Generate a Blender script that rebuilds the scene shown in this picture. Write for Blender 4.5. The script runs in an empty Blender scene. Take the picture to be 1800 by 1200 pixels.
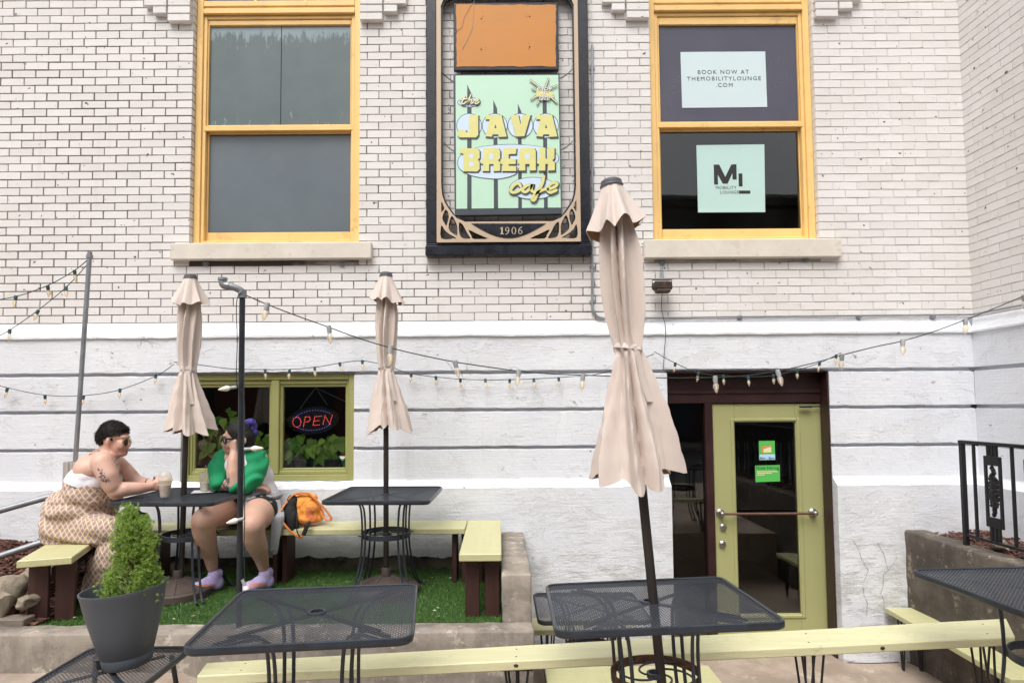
import bpy, bmesh, math, random
import numpy as np
from mathutils import Vector, Matrix, Euler, noise as mnoise
random.seed(7)
SC = bpy.context.scene
COL = SC.collection
PI = math.pi
rad = math.radians
V = Vector

# ------------------------------------------------------------------ camera
F_PX = 1066.0
PITCH = rad(3.0)
ROLL = rad(0.4)
CAM = np.array([0, -5.2, 1.9])
SHX = 22 / 1800
SHY = (112 - F_PX * math.tan(PITCH)) / 1800
cam = bpy.data.cameras.new('camera')
camo = bpy.data.objects.new('camera', cam)
COL.objects.link(camo)
cam.sensor_width = 36
cam.lens = F_PX / 1800 * 36
cam.shift_x, cam.shift_y = SHX, SHY
cam.clip_start = 0.05
cam.clip_end = 500
_R = Matrix.Rotation(PI / 2 + PITCH, 4, 'X') @ Matrix.Rotation(-ROLL, 4, 'Z')
camo.matrix_world = Matrix.Translation(V(CAM)) @ _R
SC.camera = camo
_RN = np.array(_R.to_3x3())

def _ray(px, py):
    return _RN @ np.array([(px - 900 + SHX * 1800) / F_PX, -(py - 600 - SHY * 1800) / F_PX, -1.0])
def P(px, py, Y=0.0):
    """photo measurement on the upright plane y = Y"""
    d = _ray(px, py); t = (Y - CAM[1]) / d[1]
    return V(CAM + t * d)
def G(px, py, z):
    """photo measurement on the level plane at height z"""
    d = _ray(px, py); t = (z - CAM[2]) / d[2]
    return V(CAM + t * d)

# ------------------------------------------------------------------ objects
def tag(o, label=None, cat=None, group=None, kind=None):
    if label: o['label'] = label
    if cat: o['category'] = cat
    if group: o['group'] = group
    if kind: o['kind'] = kind
    return o

def empty(name, loc=(0, 0, 0), label=None, cat=None, group=None, rot=(0, 0, 0)):
    o = bpy.data.objects.new(name, None)
    o.empty_display_size = 0.1
    COL.objects.link(o)
    o.location = loc
    o.rotation_euler = rot
    return tag(o, label, cat, group)

def put(name, me, parent=None, world=False):
    """link a mesh as an object; world=True: the mesh is in world space, parent moved off"""
    o = bpy.data.objects.new(name, me)
    COL.objects.link(o)
    if parent is not None:
        o.parent = parent
        if world:
            bpy.context.view_layer.update()
            o.matrix_parent_inverse = parent.matrix_world.inverted()
    return o

def copy_tree(o, parent=None):
    c = o.copy()
    COL.objects.link(c)
    if parent is not None:
        c.parent = parent
        c.matrix_parent_inverse = o.matrix_parent_inverse.copy()
    for ch in o.children:
        copy_tree(ch, c)
    return c

class MB:
    def __init__(self):
        self.v, self.f, self.m, self.s = [], [], [], []
    def add(self, vs, fs, m=0, smooth=False, M=None):
        b = len(self.v)
        if M is not None:
            vs = [M @ V(p) for p in vs]
        self.v.extend(tuple(p) for p in vs)
        for f in fs:
            self.f.append(tuple(b + i for i in f)); self.m.append(m); self.s.append(smooth)
        return self
    def quad(self, a, b, c, d, m=0):
        return self.add([a, b, c, d], [(0, 1, 2, 3)], m)
    def box(self, lo, hi, m=0, M=None, bv=0.0):
        x0, y0, z0 = lo; x1, y1, z1 = hi
        if bv <= 0:
            vs = [(x0,y0,z0),(x1,y0,z0),(x1,y1,z0),(x0,y1,z0),(x0,y0,z1),(x1,y0,z1),(x1,y1,z1),(x0,y1,z1)]
            fs = [(0,3,2,1),(4,5,6,7),(0,1,5,4),(1,2,6,5),(2,3,7,6),(3,0,4,7)]
            return self.add(vs, fs, m, False, M)
        b = bv
        cx, cy, cz = (x0+x1)/2, (y0+y1)/2, (z0+z1)/2
        hx, hy, hz = (x1-x0)/2, (y1-y0)/2, (z1-z0)/2
        vs = []; idx = {}
        for sx in (-1, 1):
            for sy in (-1, 1):
                for sz in (-1, 1):
                    for a in range(3):
                        h = [hx-b, hy-b, hz-b]
                        h[a] += b
                        idx[(sx,sy,sz,a)] = len(vs)
                        vs.append((cx+sx*h[0], cy+sy*h[1], cz+sz*h[2]))
        fs = []
        for a in range(3):
            o = [i for i in range(3) if i != a]
            for s in (-1, 1):
                q = []
                for (u, w) in ((-1,-1),(1,-1),(1,1),(-1,1)):
                    k = [0,0,0]; k[a]=s; k[o[0]]=u; k[o[1]]=w
                    q.append(idx[(k[0],k[1],k[2],a)])
                fs.append(tuple(q))
        for a in range(3):   # edges along axis a
            o = [i for i in range(3) if i != a]
            for u in (-1, 1):
                for w in (-1, 1):
                    def K(t, ax):
                        k=[0,0,0]; k[a]=t; k[o[0]]=u; k[o[1]]=w
                        return idx[(k[0],k[1],k[2],ax)]
                    fs.append((K(-1,o[0]), K(1,o[0]), K(1,o[1]), K(-1,o[1])))
        for sx in (-1, 1):
            for sy in (-1, 1):
                for sz in (-1, 1):
                    fs.append(tuple(idx[(sx,sy,sz,a)] for a in range(3)))
        # orient outward
        c = V((cx,cy,cz)); out = []
        for f in fs:
            p = [V(vs[i]) for i in f]
            n = (p[1]-p[0]).cross(p[2]-p[0])
            if n.dot(sum(p, V())/len(p)-c) < 0: f = tuple(reversed(f))
            out.append(f)
        return self.add(vs, out, m, False, M)
    def tube(self, pts, r, n=8, m=0, cap=True, closed=False, flat=1.0, M=None, up=None):
        pts = [V(p) for p in pts]
        k = len(pts)
        rs = r if isinstance(r, (list, tuple)) else [r]*k
        vs, fs = [], []
        pn = None
        for i, p in enumerate(pts):
            if closed:
                t = pts[(i+1) % k] - pts[i-1]
            else:
                t = pts[min(i+1,k-1)] - pts[max(i-1,0)]
            if t.length < 1e-9: t = V((0,0,1))
            t.normalize()
            if pn is None:
                a = V(up) if up else (V((0,0,1)) if abs(t.z) < .9 else V((0,1,0)))
                pn = (a - t*a.dot(t)).normalized()
            else:
                pn = (pn - t*pn.dot(t))
                if pn.length < 1e-6: pn = t.orthogonal()
                pn.normalize()
            bn = t.cross(pn)
            for j in range(n):
                an = 2*PI*j/n
                vs.append(p + pn*math.cos(an)*rs[i]*flat + bn*math.sin(an)*rs[i])
        for i in range(k if closed else k-1):
            i2 = (i+1) % k
            for j in range(n):
                j2 = (j+1) % n
                fs.append((i*n+j, i*n+j2, i2*n+j2, i2*n+j))
        self.add(vs, fs, m, True, M)
        if cap and not closed:
            self.add(vs[:n], [tuple(reversed(range(n)))], m, False, M)
            self.add(vs[-n:], [tuple(range(n))], m, False, M)
        return self
    def lathe(self, prof, n=24, m=0, M=None, sx=1.0, sy=1.0, capb=False, capt=False):
        vs, fs = [], []
        for (r, z) in prof:
            for j in range(n):
                a = 2*PI*j/n
                vs.append((r*math.cos(a)*sx, r*math.sin(a)*sy, z))
        for i in range(len(prof)-1):
            for j in range(n):
                j2 = (j+1) % n
                fs.append((i*n+j, i*n+j2, (i+1)*n+j2, (i+1)*n+j))
        self.add(vs, fs, m, True, M)
        if capb: self.add(vs[:n], [tuple(reversed(range(n)))], m, False, M)
        if capt: self.add(vs[-n:], [tuple(range(n))], m, False, M)
        return self
    def prism(self, poly, y0, y1, m=0, M=None, holes=None):
        """polygon in (x,z) extruded along y (front y0)"""
        bm = bmesh.new()
        loops = [poly] + (holes or [])
        edges = []
        for lp in loops:
            vv = [bm.verts.new((p[0], y0, p[1])) for p in lp]
            for i in range(len(vv)):
                edges.append(bm.edges.new((vv[i], vv[(i+1) % len(vv)])))
        bmesh.ops.triangle_fill(bm, use_beauty=True, use_dissolve=False, edges=edges)
        bm.verts.ensure_lookup_table(); bm.verts.index_update()
        vs = [v.co.copy() for v in bm.verts]
        fr = []
        for f in bm.faces:
            q = [v.index for v in f.verts]
            if f.normal.y > 0: q.reverse()
            fr.append(tuple(q))
        n = len(vs)
        bm.free()
        vb = [V((p.x, y1, p.z)) for p in vs]
        fs = fr + [tuple(n+i for i in reversed(f)) for f in fr]
        self.add(vs+vb, fs, m, False, M)
        for li, lp in enumerate(loops):
            area = sum(lp[i][0]*lp[(i+1)%len(lp)][1]-lp[(i+1)%len(lp)][0]*lp[i][1] for i in range(len(lp)))
            ccw = area > 0
            if li > 0: ccw = not ccw
            L = lp if ccw else lp[::-1]
            for i in range(len(L)):
                a, b = L[i], L[(i+1) % len(L)]
                self.add([(a[0],y0,a[1]),(b[0],y0,b[1]),(b[0],y1,b[1]),(a[0],y1,a[1])], [(0,3,2,1)], m, False, M)
        return self
    def ellipsoid(self, c, r, m=0, n=12, k=8, M=None, rot=None):
        vs, fs = [], []
        Rm = Euler(rot).to_matrix() if rot else None
        for i in range(k+1):
            th = PI*i/k
            for j in range(n):
                a = 2*PI*j/n
                p = V((math.sin(th)*math.cos(a)*r[0], math.sin(th)*math.sin(a)*r[1], math.cos(th)*r[2]))
                if Rm: p = Rm @ p
                vs.append(p + V(c))
        for i in range(k):
            for j in range(n):
                j2 = (j+1) % n
                fs.append((i*n+j, (i+1)*n+j, (i+1)*n+j2, i*n+j2))
        return self.add(vs, fs, m, True, M)
    def mesh(self, name, mats, angle=35):
        me = bpy.data.meshes.new(name)
        me.from_pydata([tuple(p) for p in self.v], [], self.f)
        for mm in (mats if isinstance(mats, (list, tuple)) else [mats]):
            me.materials.append(mm)
        me.polygons.foreach_set('material_index', self.m)
        me.polygons.foreach_set('use_smooth', self.s)
        me.update()
        me.validate()
        if any(self.s):
            me.set_sharp_from_angle(angle=rad(angle))
        return me
    def build(self, name, mats, parent=None, angle=35, world=False):
        return put(name, self.mesh(name, mats, angle), parent, world)

def shift(mb, d):
    d = V(d)
    mb.v = [tuple(V(p) - d) for p in mb.v]
    return mb

# ------------------------------------------------------------------ materials
def nt(name):
    m = bpy.data.materials.new(name)
    m.use_nodes = True
    t = m.node_tree
    b = t.nodes['Principled BSDF']
    return m, t, b
def N(t, typ, **kw):
    n = t.nodes.new(typ)
    for k, v in kw.items():
        if k in n.inputs: n.inputs[k].default_value = v
        else: setattr(n, k, v)
    return n
def col4(c): return (c[0], c[1], c[2], 1)
def ramp(t, fac, stops):
    r = t.nodes.new('ShaderNodeValToRGB')
    e = r.color_ramp.elements
    while len(e) < len(stops): e.new(0.5)
    for i, (p, c) in enumerate(stops):
        e[i].position = p
        e[i].color = col4(c) if len(c) == 3 else c
    t.links.new(fac, r.inputs['Fac'])
    return r.outputs['Color']
def coord(t, kind='Object', scale=(1,1,1), loc=(0,0,0), rot=(0,0,0)):
    tc = t.nodes.new('ShaderNodeTexCoord')
    mp = t.nodes.new('ShaderNodeMapping')
    mp.inputs['Scale'].default_value = scale
    mp.inputs['Location'].default_value = loc
    mp.inputs['Rotation'].default_value = rot
    t.links.new(tc.outputs[kind], mp.inputs['Vector'])
    return mp.outputs['Vector']
def noisetex(t, vec, scale, detail=4, rough=.55, dist=0.0):
    n = N(t, 'ShaderNodeTexNoise')
    n.inputs['Scale'].default_value = scale
    n.inputs['Detail'].default_value = detail
    n.inputs['Roughness'].default_value = rough
    n.inputs['Distortion'].default_value = dist
    t.links.new(vec, n.inputs['Vector'])
    return n.outputs['Fac']
def mixc(t, fac, a, b, mode='MIX'):
    m = t.nodes.new('ShaderNodeMix')
    m.data_type = 'RGBA'; m.blend_type = mode
    for s, v in (('Factor', fac), ('A', a), ('B', b)):
        i = [q for q in m.inputs if q.name == s and q.type == ('VALUE' if s == 'Factor' else 'RGBA')][0]
        if hasattr(v, 'links'): t.links.new(v, i)
        elif s == 'Factor': i.default_value = v
        else: i.default_value = col4(v)
    return [o for o in m.outputs if o.type == 'RGBA'][0]
def math_(t, op, a, b=0.0, clamp=False):
    m = t.nodes.new('ShaderNodeMath'); m.operation = op; m.use_clamp = clamp
    for i, v in enumerate((a, b)):
        if hasattr(v, 'links'): t.links.new(v, m.inputs[i])
        else: m.inputs[i].default_value = v
    return m.outputs[0]
def bump(t, b, h, strength=.3, dist=.01):
    n = t.nodes.new('ShaderNodeBump')
    n.inputs['Strength'].default_value = strength
    n.inputs['Distance'].default_value = dist
    t.links.new(h, n.inputs['Height'])
    t.links.new(n.outputs['Normal'], b.inputs['Normal'])
def setin(b, **kw):
    for k, v in kw.items(): b.inputs[k.replace('_', ' ')].default_value = v

def mat(name, c, rough=.6, metal=0.0, var=.12, vscale=6.0, bmp=0.0, bscale=60.0, spec=.5, c2=None, th=(.45,.6), stretch=(1,1,1), scatter=0.0):
    """painted / plain surface: two-scale colour variation, optional second colour in patches, fine bump"""
    m, t, b = nt(name)
    vec = coord(t, 'Object', stretch)
    n1 = noisetex(t, vec, vscale, 5, .6)
    dark = tuple(x*(1-var) for x in c); lite = tuple(min(1, x*(1+var)) for x in c)
    colr = ramp(t, n1, [(.3, dark), (.7, lite)])
    if c2:
        n2 = noisetex(t, vec, vscale*2.3, 7, .65)
        f = ramp(t, n2, [(th[0], (0,0,0)), (th[1], (1,1,1))])
        colr = mixc(t, f, colr, c2)
    t.links.new(colr, b.inputs['Base Color'])
    rr = ramp(t, n1, [(.2, (max(0,rough-.08),)*3), (.8, (min(1,rough+.08),)*3)])
    t.links.new(rr, b.inputs['Roughness'])
    setin(b, Metallic=metal, Specular_IOR_Level=spec)
    if bmp > 0:
        bump(t, b, noisetex(t, vec, bscale, 4, .6), bmp, .004)
    return m

def plain(name, c, rough=.6, metal=0.0, emit=None, estr=0.0):
    m, t, b = nt(name)
    setin(b, Base_Color=col4(c), Roughness=rough, Metallic=metal)
    if emit:
        setin(b, Emission_Color=col4(emit), Emission_Strength=estr)
    return m

def glass(name, tint=(.8,.85,.85), refl=1.0, ior=1.5, rough=.01, dirt=0.0):
    m = bpy.data.materials.new(name); m.use_nodes = True
    t = m.node_tree
    t.nodes.clear()
    o = t.nodes.new('ShaderNodeOutputMaterial')
    tr = N(t, 'ShaderNodeBsdfTransparent'); tr.inputs['Color'].default_value = col4(tint)
    gl = N(t, 'ShaderNodeBsdfGlossy'); gl.inputs['Roughness'].default_value = rough
    gl.inputs['Color'].default_value = (1,1,1,1)
    fr = N(t, 'ShaderNodeFresnel'); fr.inputs['IOR'].default_value = ior
    mx = t.nodes.new('ShaderNodeMixShader')
    f = math_(t, 'MULTIPLY', fr.outputs[0], refl, True)
    t.links.new(f, mx.inputs[0]); t.links.new(tr.outputs[0], mx.inputs[1]); t.links.new(gl.outputs[0], mx.inputs[2])
    vec = coord(t, 'Object')
    bp = t.nodes.new('ShaderNodeBump'); bp.inputs['Strength'].default_value = .06; bp.inputs['Distance'].default_value = .01
    t.links.new(noisetex(t, vec, 2.5, 2), bp.inputs['Height'])
    t.links.new(bp.outputs[0], gl.inputs['Normal']); 
    last = mx.outputs[0]
    if dirt > 0:
        df = N(t, 'ShaderNodeBsdfDiffuse'); df.inputs['Color'].default_value = (.5,.52,.52,1)
        mx2 = t.nodes.new('ShaderNodeMixShader')
        g = ramp(t, noisetex(t, coord(t, 'Object', (6,1,1.2)), 3, 6, .65), [(.5,(0,0,0)),(.8,(dirt,)*3)])
        t.links.new(g, mx2.inputs[0]); t.links.new(last, mx2.inputs[1]); t.links.new(df.outputs[0], mx2.inputs[2])
        last = mx2.outputs[0]
    t.links.new(last, o.inputs[0])
    return m

# ------------------------------------------------------------------ lettering
def text_mesh(s, size, depth=.001, spacing=1.0, offset=0.0, shear=0.0, align='CENTER'):
    cu = bpy.data.curves.new('lettering', 'FONT')
    cu.body = s; cu.size = size; cu.extrude = depth; cu.space_character = spacing
    cu.offset = offset; cu.shear = shear; cu.align_x = align; cu.align_y = 'CENTER'
    cu.resolution_u = 4
    o = bpy.data.objects.new('lettering', cu)
    COL.objects.link(o)
    bpy.context.view_layer.update()
    dg = bpy.context.evaluated_depsgraph_get()
    ev = o.evaluated_get(dg)
    me = ev.to_mesh()
    vs = [v.co.copy() for v in me.vertices]; fs = [tuple(p.vertices) for p in me.polygons]
    ev.to_mesh_clear()
    bpy.data.objects.remove(o); bpy.data.curves.remove(cu)
    return vs, fs
def add_text(mb, s, c, size, m, depth=.001, **kw):
    """lettering on an upright wall facing -y, centred on c=(x,y,z)"""
    sx = kw.pop('sx', 1.0)
    vs, fs = text_mesh(s, size, depth, **kw)
    mb.add([(c[0]+p.x*sx, c[1]-p.z, c[2]+p.y) for p in vs], fs, m)
def stroke(pts, w, closed=False):
    """outline of a thick polyline in 2d (rounded by many points)"""
    n = len(pts); L = []; Rr = []
    ws = w if isinstance(w, (list, tuple)) else [w]*n
    for i in range(n):
        a = pts[max(i-1,0)]; b = pts[min(i+1,n-1)]
        dx, dy = b[0]-a[0], b[1]-a[1]; l = math.hypot(dx, dy) or 1
        nx, ny = -dy/l, dx/l
        L.append((pts[i][0]+nx*ws[i]/2, pts[i][1]+ny*ws[i]/2)); Rr.append((pts[i][0]-nx*ws[i]/2, pts[i][1]-ny*ws[i]/2))
    return L, Rr
def add_stroke(mb, pts, w, y0, y1, m):
    L, Rr = stroke(pts, w)
    for i in range(len(pts)-1):
        a,b,c,d = L[i], L[i+1], Rr[i+1], Rr[i]
        mb.add([(a[0],y0,a[1]),(b[0],y0,b[1]),(c[0],y0,c[1]),(d[0],y0,d[1]),(a[0],y1,a[1]),(b[0],y1,b[1]),(c[0],y1,c[1]),(d[0],y1,d[1])],
               [(0,1,2,3),(0,4,5,1),(2,6,7,3)], m)
    for p, ww in ((pts[0], w), (pts[-1], w)):
        r = (ww if not isinstance(ww,(list,tuple)) else ww[0])/2
        mb.prism([(p[0]+r*math.cos(2*PI*k/10), p[1]+r*math.sin(2*PI*k/10)) for k in range(10)], y0+.00003, y1, m)
def smooth2(pts, k=6, closed=False):
    """Catmull-Rom through points (2d or 3d tuples)"""
    out = []; n = len(pts)
    rng = range(n) if closed else range(n-1)
    for i in rng:
        p = [pts[(i+o) % n] if closed else pts[min(max(i+o,0),n-1)] for o in (-1,0,1,2)]
        for j in range(k):
            u = j/k
            out.append(tuple(.5*((2*p[1][d])+(-p[0][d]+p[2][d])*u+(2*p[0][d]-5*p[1][d]+4*p[2][d]-p[3][d])*u*u+(-p[0][d]+3*p[1][d]-3*p[2][d]+p[3][d])*u**3) for d in range(len(p[0]))))
    if not closed: out.append(tuple(pts[-1]))
    return out
def ell(cx, cz, rx, rz, n=40, a0=0):
    return [(cx+rx*math.cos(a0+2*PI*i/n), cz+rz*math.sin(a0+2*PI*i/n)) for i in range(n)]
# ================================================================== materials
def brick_paint(seed=0):
    m, t, b = nt('cream_painted_brick')
    vec = coord(t, 'Object')
    geo = t.nodes.new('ShaderNodeNewGeometry')
    isl = geo.outputs['Random Per Island']
    base = ramp(t, isl, [(0, (.735,.71,.69)), (.5, (.775,.75,.735)), (1, (.80,.78,.765))])
    big = noisetex(t, vec, .9, 5, .6)
    c = mixc(t, ramp(t, big, [(.45,(0,0,0)),(.8,(.5,.5,.5))]), base, (.69,.645,.60))
    fine = noisetex(t, vec, 45, 5, .7)
    c = mixc(t, ramp(t, fine, [(.66,(0,0,0)),(.74,(.6,.6,.6))]), c, (.36,.31,.28))
    spk = noisetex(t, coord(t, 'Object', (1,1,1), (5,3,1)), 22, 3, .5)
    c = mixc(t, ramp(t, spk, [(.70,(0,0,0)),(.72,(1,1,1))]), c, (.10,.085,.075))
    drip = noisetex(t, coord(t, 'Object', (9,1,.5)), 1.2, 5, .6)
    c = mixc(t, ramp(t, drip, [(.60,(0,0,0)),(.78,(.35,.35,.35))]), c, (.56,.51,.46))
    t.links.new(c, b.inputs['Base Color'])
    setin(b, Roughness=.6, Specular_IOR_Level=.35)
    bump(t, b, noisetex(t, vec, 70, 5, .7), .45, .006)
    return m
def mortar_mat():
    m, t, b = nt('weathered_mortar')
    vec = coord(t, 'Object')
    sx = t.nodes.new('ShaderNodeSeparateXYZ'); t.links.new(vec, sx.inputs[0])
    rows = noisetex(t, coord(t, 'Object', (.9,.9,6)), 2.0, 6, .7)
    patch = noisetex(t, vec, .8, 4, .6)
    g = math_(t, 'MULTIPLY', sx.outputs['X'], -.042)     # the weather side of the wall has lost more paint
    f = math_(t, 'ADD', math_(t, 'ADD', math_(t, 'MULTIPLY', rows, .55), math_(t, 'MULTIPLY', patch, .5)), g)
    c = ramp(t, f, [(.40,(.68,.655,.63)), (.49,(.46,.43,.40)), (.60,(.085,.07,.06))])
    t.links.new(c, b.inputs['Base Color'])
    setin(b, Roughness=.9)
    bump(t, b, noisetex(t, vec, 120, 4), .6, .006)
    return m
def stone_paint():
    m, t, b = nt('white_painted_stone')
    vec = coord(t, 'Object')
    big = noisetex(t, vec, 1.1, 6, .6)
    c = ramp(t, big, [(.3,(.70,.72,.765)), (.7,(.80,.818,.852))])
    strk = noisetex(t, coord(t, 'Object', (1.2,1.2,26)), 3.0, 6, .65)
    c = mixc(t, ramp(t, strk, [(.55,(0,0,0)),(.78,(.16,.16,.16))]), c, (.60,.61,.63))
    # drips and soot with shapes of their own
    drip = noisetex(t, coord(t, 'Object', (5,5,.6)), 1.4, 6, .62)
    c = mixc(t, ramp(t, drip, [(.58,(0,0,0)),(.82,(.35,.35,.35))]), c, (.47,.45,.42))
    chip = noisetex(t, coord(t, 'Object', (1,1,1.6), (3,1,7)), 9, 8, .72)
    c = mixc(t, ramp(t, chip, [(.635,(0,0,0)),(.675,(.85,.85,.85))]), c, (.30,.27,.24))
    # worn, dirty plinth: stronger close to the ground
    sx = t.nodes.new('ShaderNodeSeparateXYZ'); t.links.new(vec, sx.inputs[0])
    low = N(t, 'ShaderNodeMapRange'); t.links.new(sx.outputs['Z'], low.inputs[0])
    low.inputs[1].default_value = 1.24; low.inputs[2].default_value = .35
    pl = noisetex(t, coord(t, 'Object', (1,1,2.2)), 5, 8, .72)
    pf = math_(t, 'MULTIPLY', ramp(t, pl, [(.47,(0,0,0)),(.62,(1,1,1))]), low.outputs[0], True)
    c = mixc(t, math_(t, 'MULTIPLY', pf, .55), c, (.42,.40,.37))
    # hairline cracks
    wv = t.nodes.new('ShaderNodeVectorMath'); wv.operation = 'ADD'
    nz = N(t, 'ShaderNodeTexNoise'); nz.inputs['Scale'].default_value = 5; nz.inputs['Detail'].default_value = 6
    t.links.new(vec, nz.inputs['Vector'])
    sc = t.nodes.new('ShaderNodeVectorMath'); sc.operation = 'SCALE'; sc.inputs['Scale'].default_value = .25
    t.links.new(nz.outputs['Color'], sc.inputs[0])
    t.links.new(vec, wv.inputs[0]); t.links.new(sc.outputs[0], wv.inputs[1])
    vo = N(t, 'ShaderNodeTexVoronoi'); vo.feature = 'DISTANCE_TO_EDGE'; vo.inputs['Scale'].default_value = 2.2
    t.links.new(wv.outputs[0], vo.inputs['Vector'])
    cr = ramp(t, vo.outputs['Distance'], [(0,(1,1,1)),(.007,(0,0,0))])
    cm = ramp(t, noisetex(t, coord(t,'Object',(1,1,1),(9,2,4)), 1.3, 3), [(.60,(0,0,0)),(.66,(1,1,1))])
    crack = math_(t, 'MULTIPLY', cr, cm)
    c = mixc(t, math_(t, 'MULTIPLY', crack, .75), c, (.14,.13,.12))
    t.links.new(c, b.inputs['Base Color'])
    setin(b, Roughness=.55, Specular_IOR_Level=.35)
    h = math_(t, 'ADD', math_(t, 'MULTIPLY', strk, .32), math_(t, 'MULTIPLY', noisetex(t, vec, 30, 6, .7), .5))
    h = math_(t, 'SUBTRACT', h, math_(t, 'MULTIPLY', crack, .5))
    h = math_(t, 'SUBTRACT', h, math_(t, 'MULTIPLY', pf, .4))
    peel = ramp(t, noisetex(t, coord(t,'Object',(1,1,1.3),(2,8,1)), 2.6, 8, .7), [(.56,(0,0,0)),(.575,(1,1,1))])
    c = mixc(t, math_(t,'MULTIPLY',peel,.30), c, (.66,.665,.67)); t.links.new(c, b.inputs['Base Color'])
    h = math_(t, 'SUBTRACT', h, math_(t, 'MULTIPLY', peel, .16))
    h = math_(t, 'ADD', h, math_(t, 'MULTIPLY', noisetex(t, vec, 7, 5, .6), .5))
    bump(t, b, h, .7, .014)
    return m
M_BRICK = brick_paint(); M_MORTAR = mortar_mat(); M_STONE = stone_paint()
M_YEL = mat('yellow_window_paint', (.87,.575,.215), .5, 0, .08, 3, .25, 40, c2=(.66,.42,.17), th=(.60,.70))
M_SILL = mat('limestone_sill', (.70,.645,.565), .8, 0, .08, 5, .4, 70, c2=(.55,.50,.43), th=(.58,.72))
M_OLIVE = mat('olive_paint', (.33,.33,.125), .45, 0, .06, 3, .12, 50, c2=(.25,.24,.09), th=(.62,.72))
M_DOOR = mat('olive_door_paint', (.385,.385,.175), .42, 0, .05, 2, .08, 50)
M_MAROON = mat('dark_maroon_paint', (.035,.014,.014), .4, 0, .25, 5, .15, 40, c2=(.075,.03,.025), th=(.6,.7))
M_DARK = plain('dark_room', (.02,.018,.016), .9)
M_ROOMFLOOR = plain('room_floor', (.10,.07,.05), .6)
M_GLASS = glass('window_glass', (.95,.965,.96), 1.0, 1.5)
M_DGLASS = glass('door_glass', (.90,.92,.92), 1.5, 1.5)
M_STEEL = mat('worn_steel', (.36,.36,.36), .35, .9, .15, 20)
M_GALV = mat('galvanised_pipe', (.30,.32,.34), .5, .6, .15, 15, .1)
M_BLACKM = mat('black_painted_metal', (.018,.022,.028), .38, .0, .25, 12, .1, 90)
M_INK = plain('ink', (.02,.02,.022), .6)

def film(name, c, c2, th, rough=.25, stretch=(1,1,1)):
    return mat(name, c, rough, 0, .10, 1.5, .03, 30, c2=c2, th=th, stretch=stretch)
M_FILM_UL = film('peeling_grey_film', (.125,.158,.168), (.26,.32,.34), (.56,.63), .16, (2,1,.8))
def peel_film():
    m, t, b = nt('peeling_film')
    vec = coord(t, 'Object')
    sx = t.nodes.new('ShaderNodeSeparateXYZ'); t.links.new(vec, sx.inputs[0])
    zc, hh = 4.795, .44
    e = math_(t,'ABSOLUTE', math_(t,'DIVIDE', math_(t,'SUBTRACT', sx.outputs['Z'], zc), hh))
    e = math_(t,'POWER', e, 4.0)
    n1 = noisetex(t, coord(t,'Object',(3,1,1)), 7, 8, .75); n2 = noisetex(t, coord(t,'Object',(14,1,1.1)), 3, 6, .7)
    f = math_(t,'ADD', math_(t,'ADD', math_(t,'MULTIPLY',n1,.6), math_(t,'MULTIPLY',n2,.4)), math_(t,'MULTIPLY',e,.17))
    f = ramp(t, f, [(.63,(0,0,0)),(.70,(.85,.85,.85))])
    base = ramp(t, noisetex(t, vec, 2.2, 4), [(.35,(.105,.14,.147)),(.7,(.13,.166,.172))])
    t.links.new(mixc(t, f, base, (.27,.35,.39)), b.inputs['Base Color'])
    setin(b, Roughness=.16); bump(t, b, noisetex(t, vec, 3, 2), .04, .01)
    return m
M_FILM_UL = peel_film()
M_FILM_LL = film('grey_film', (.122,.150,.172), (.14,.165,.185), (.6,.8), .14)
M_FILM_UR = film('slate_film', (.080,.080,.112), (.095,.095,.125), (.6,.8), .25)

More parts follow.
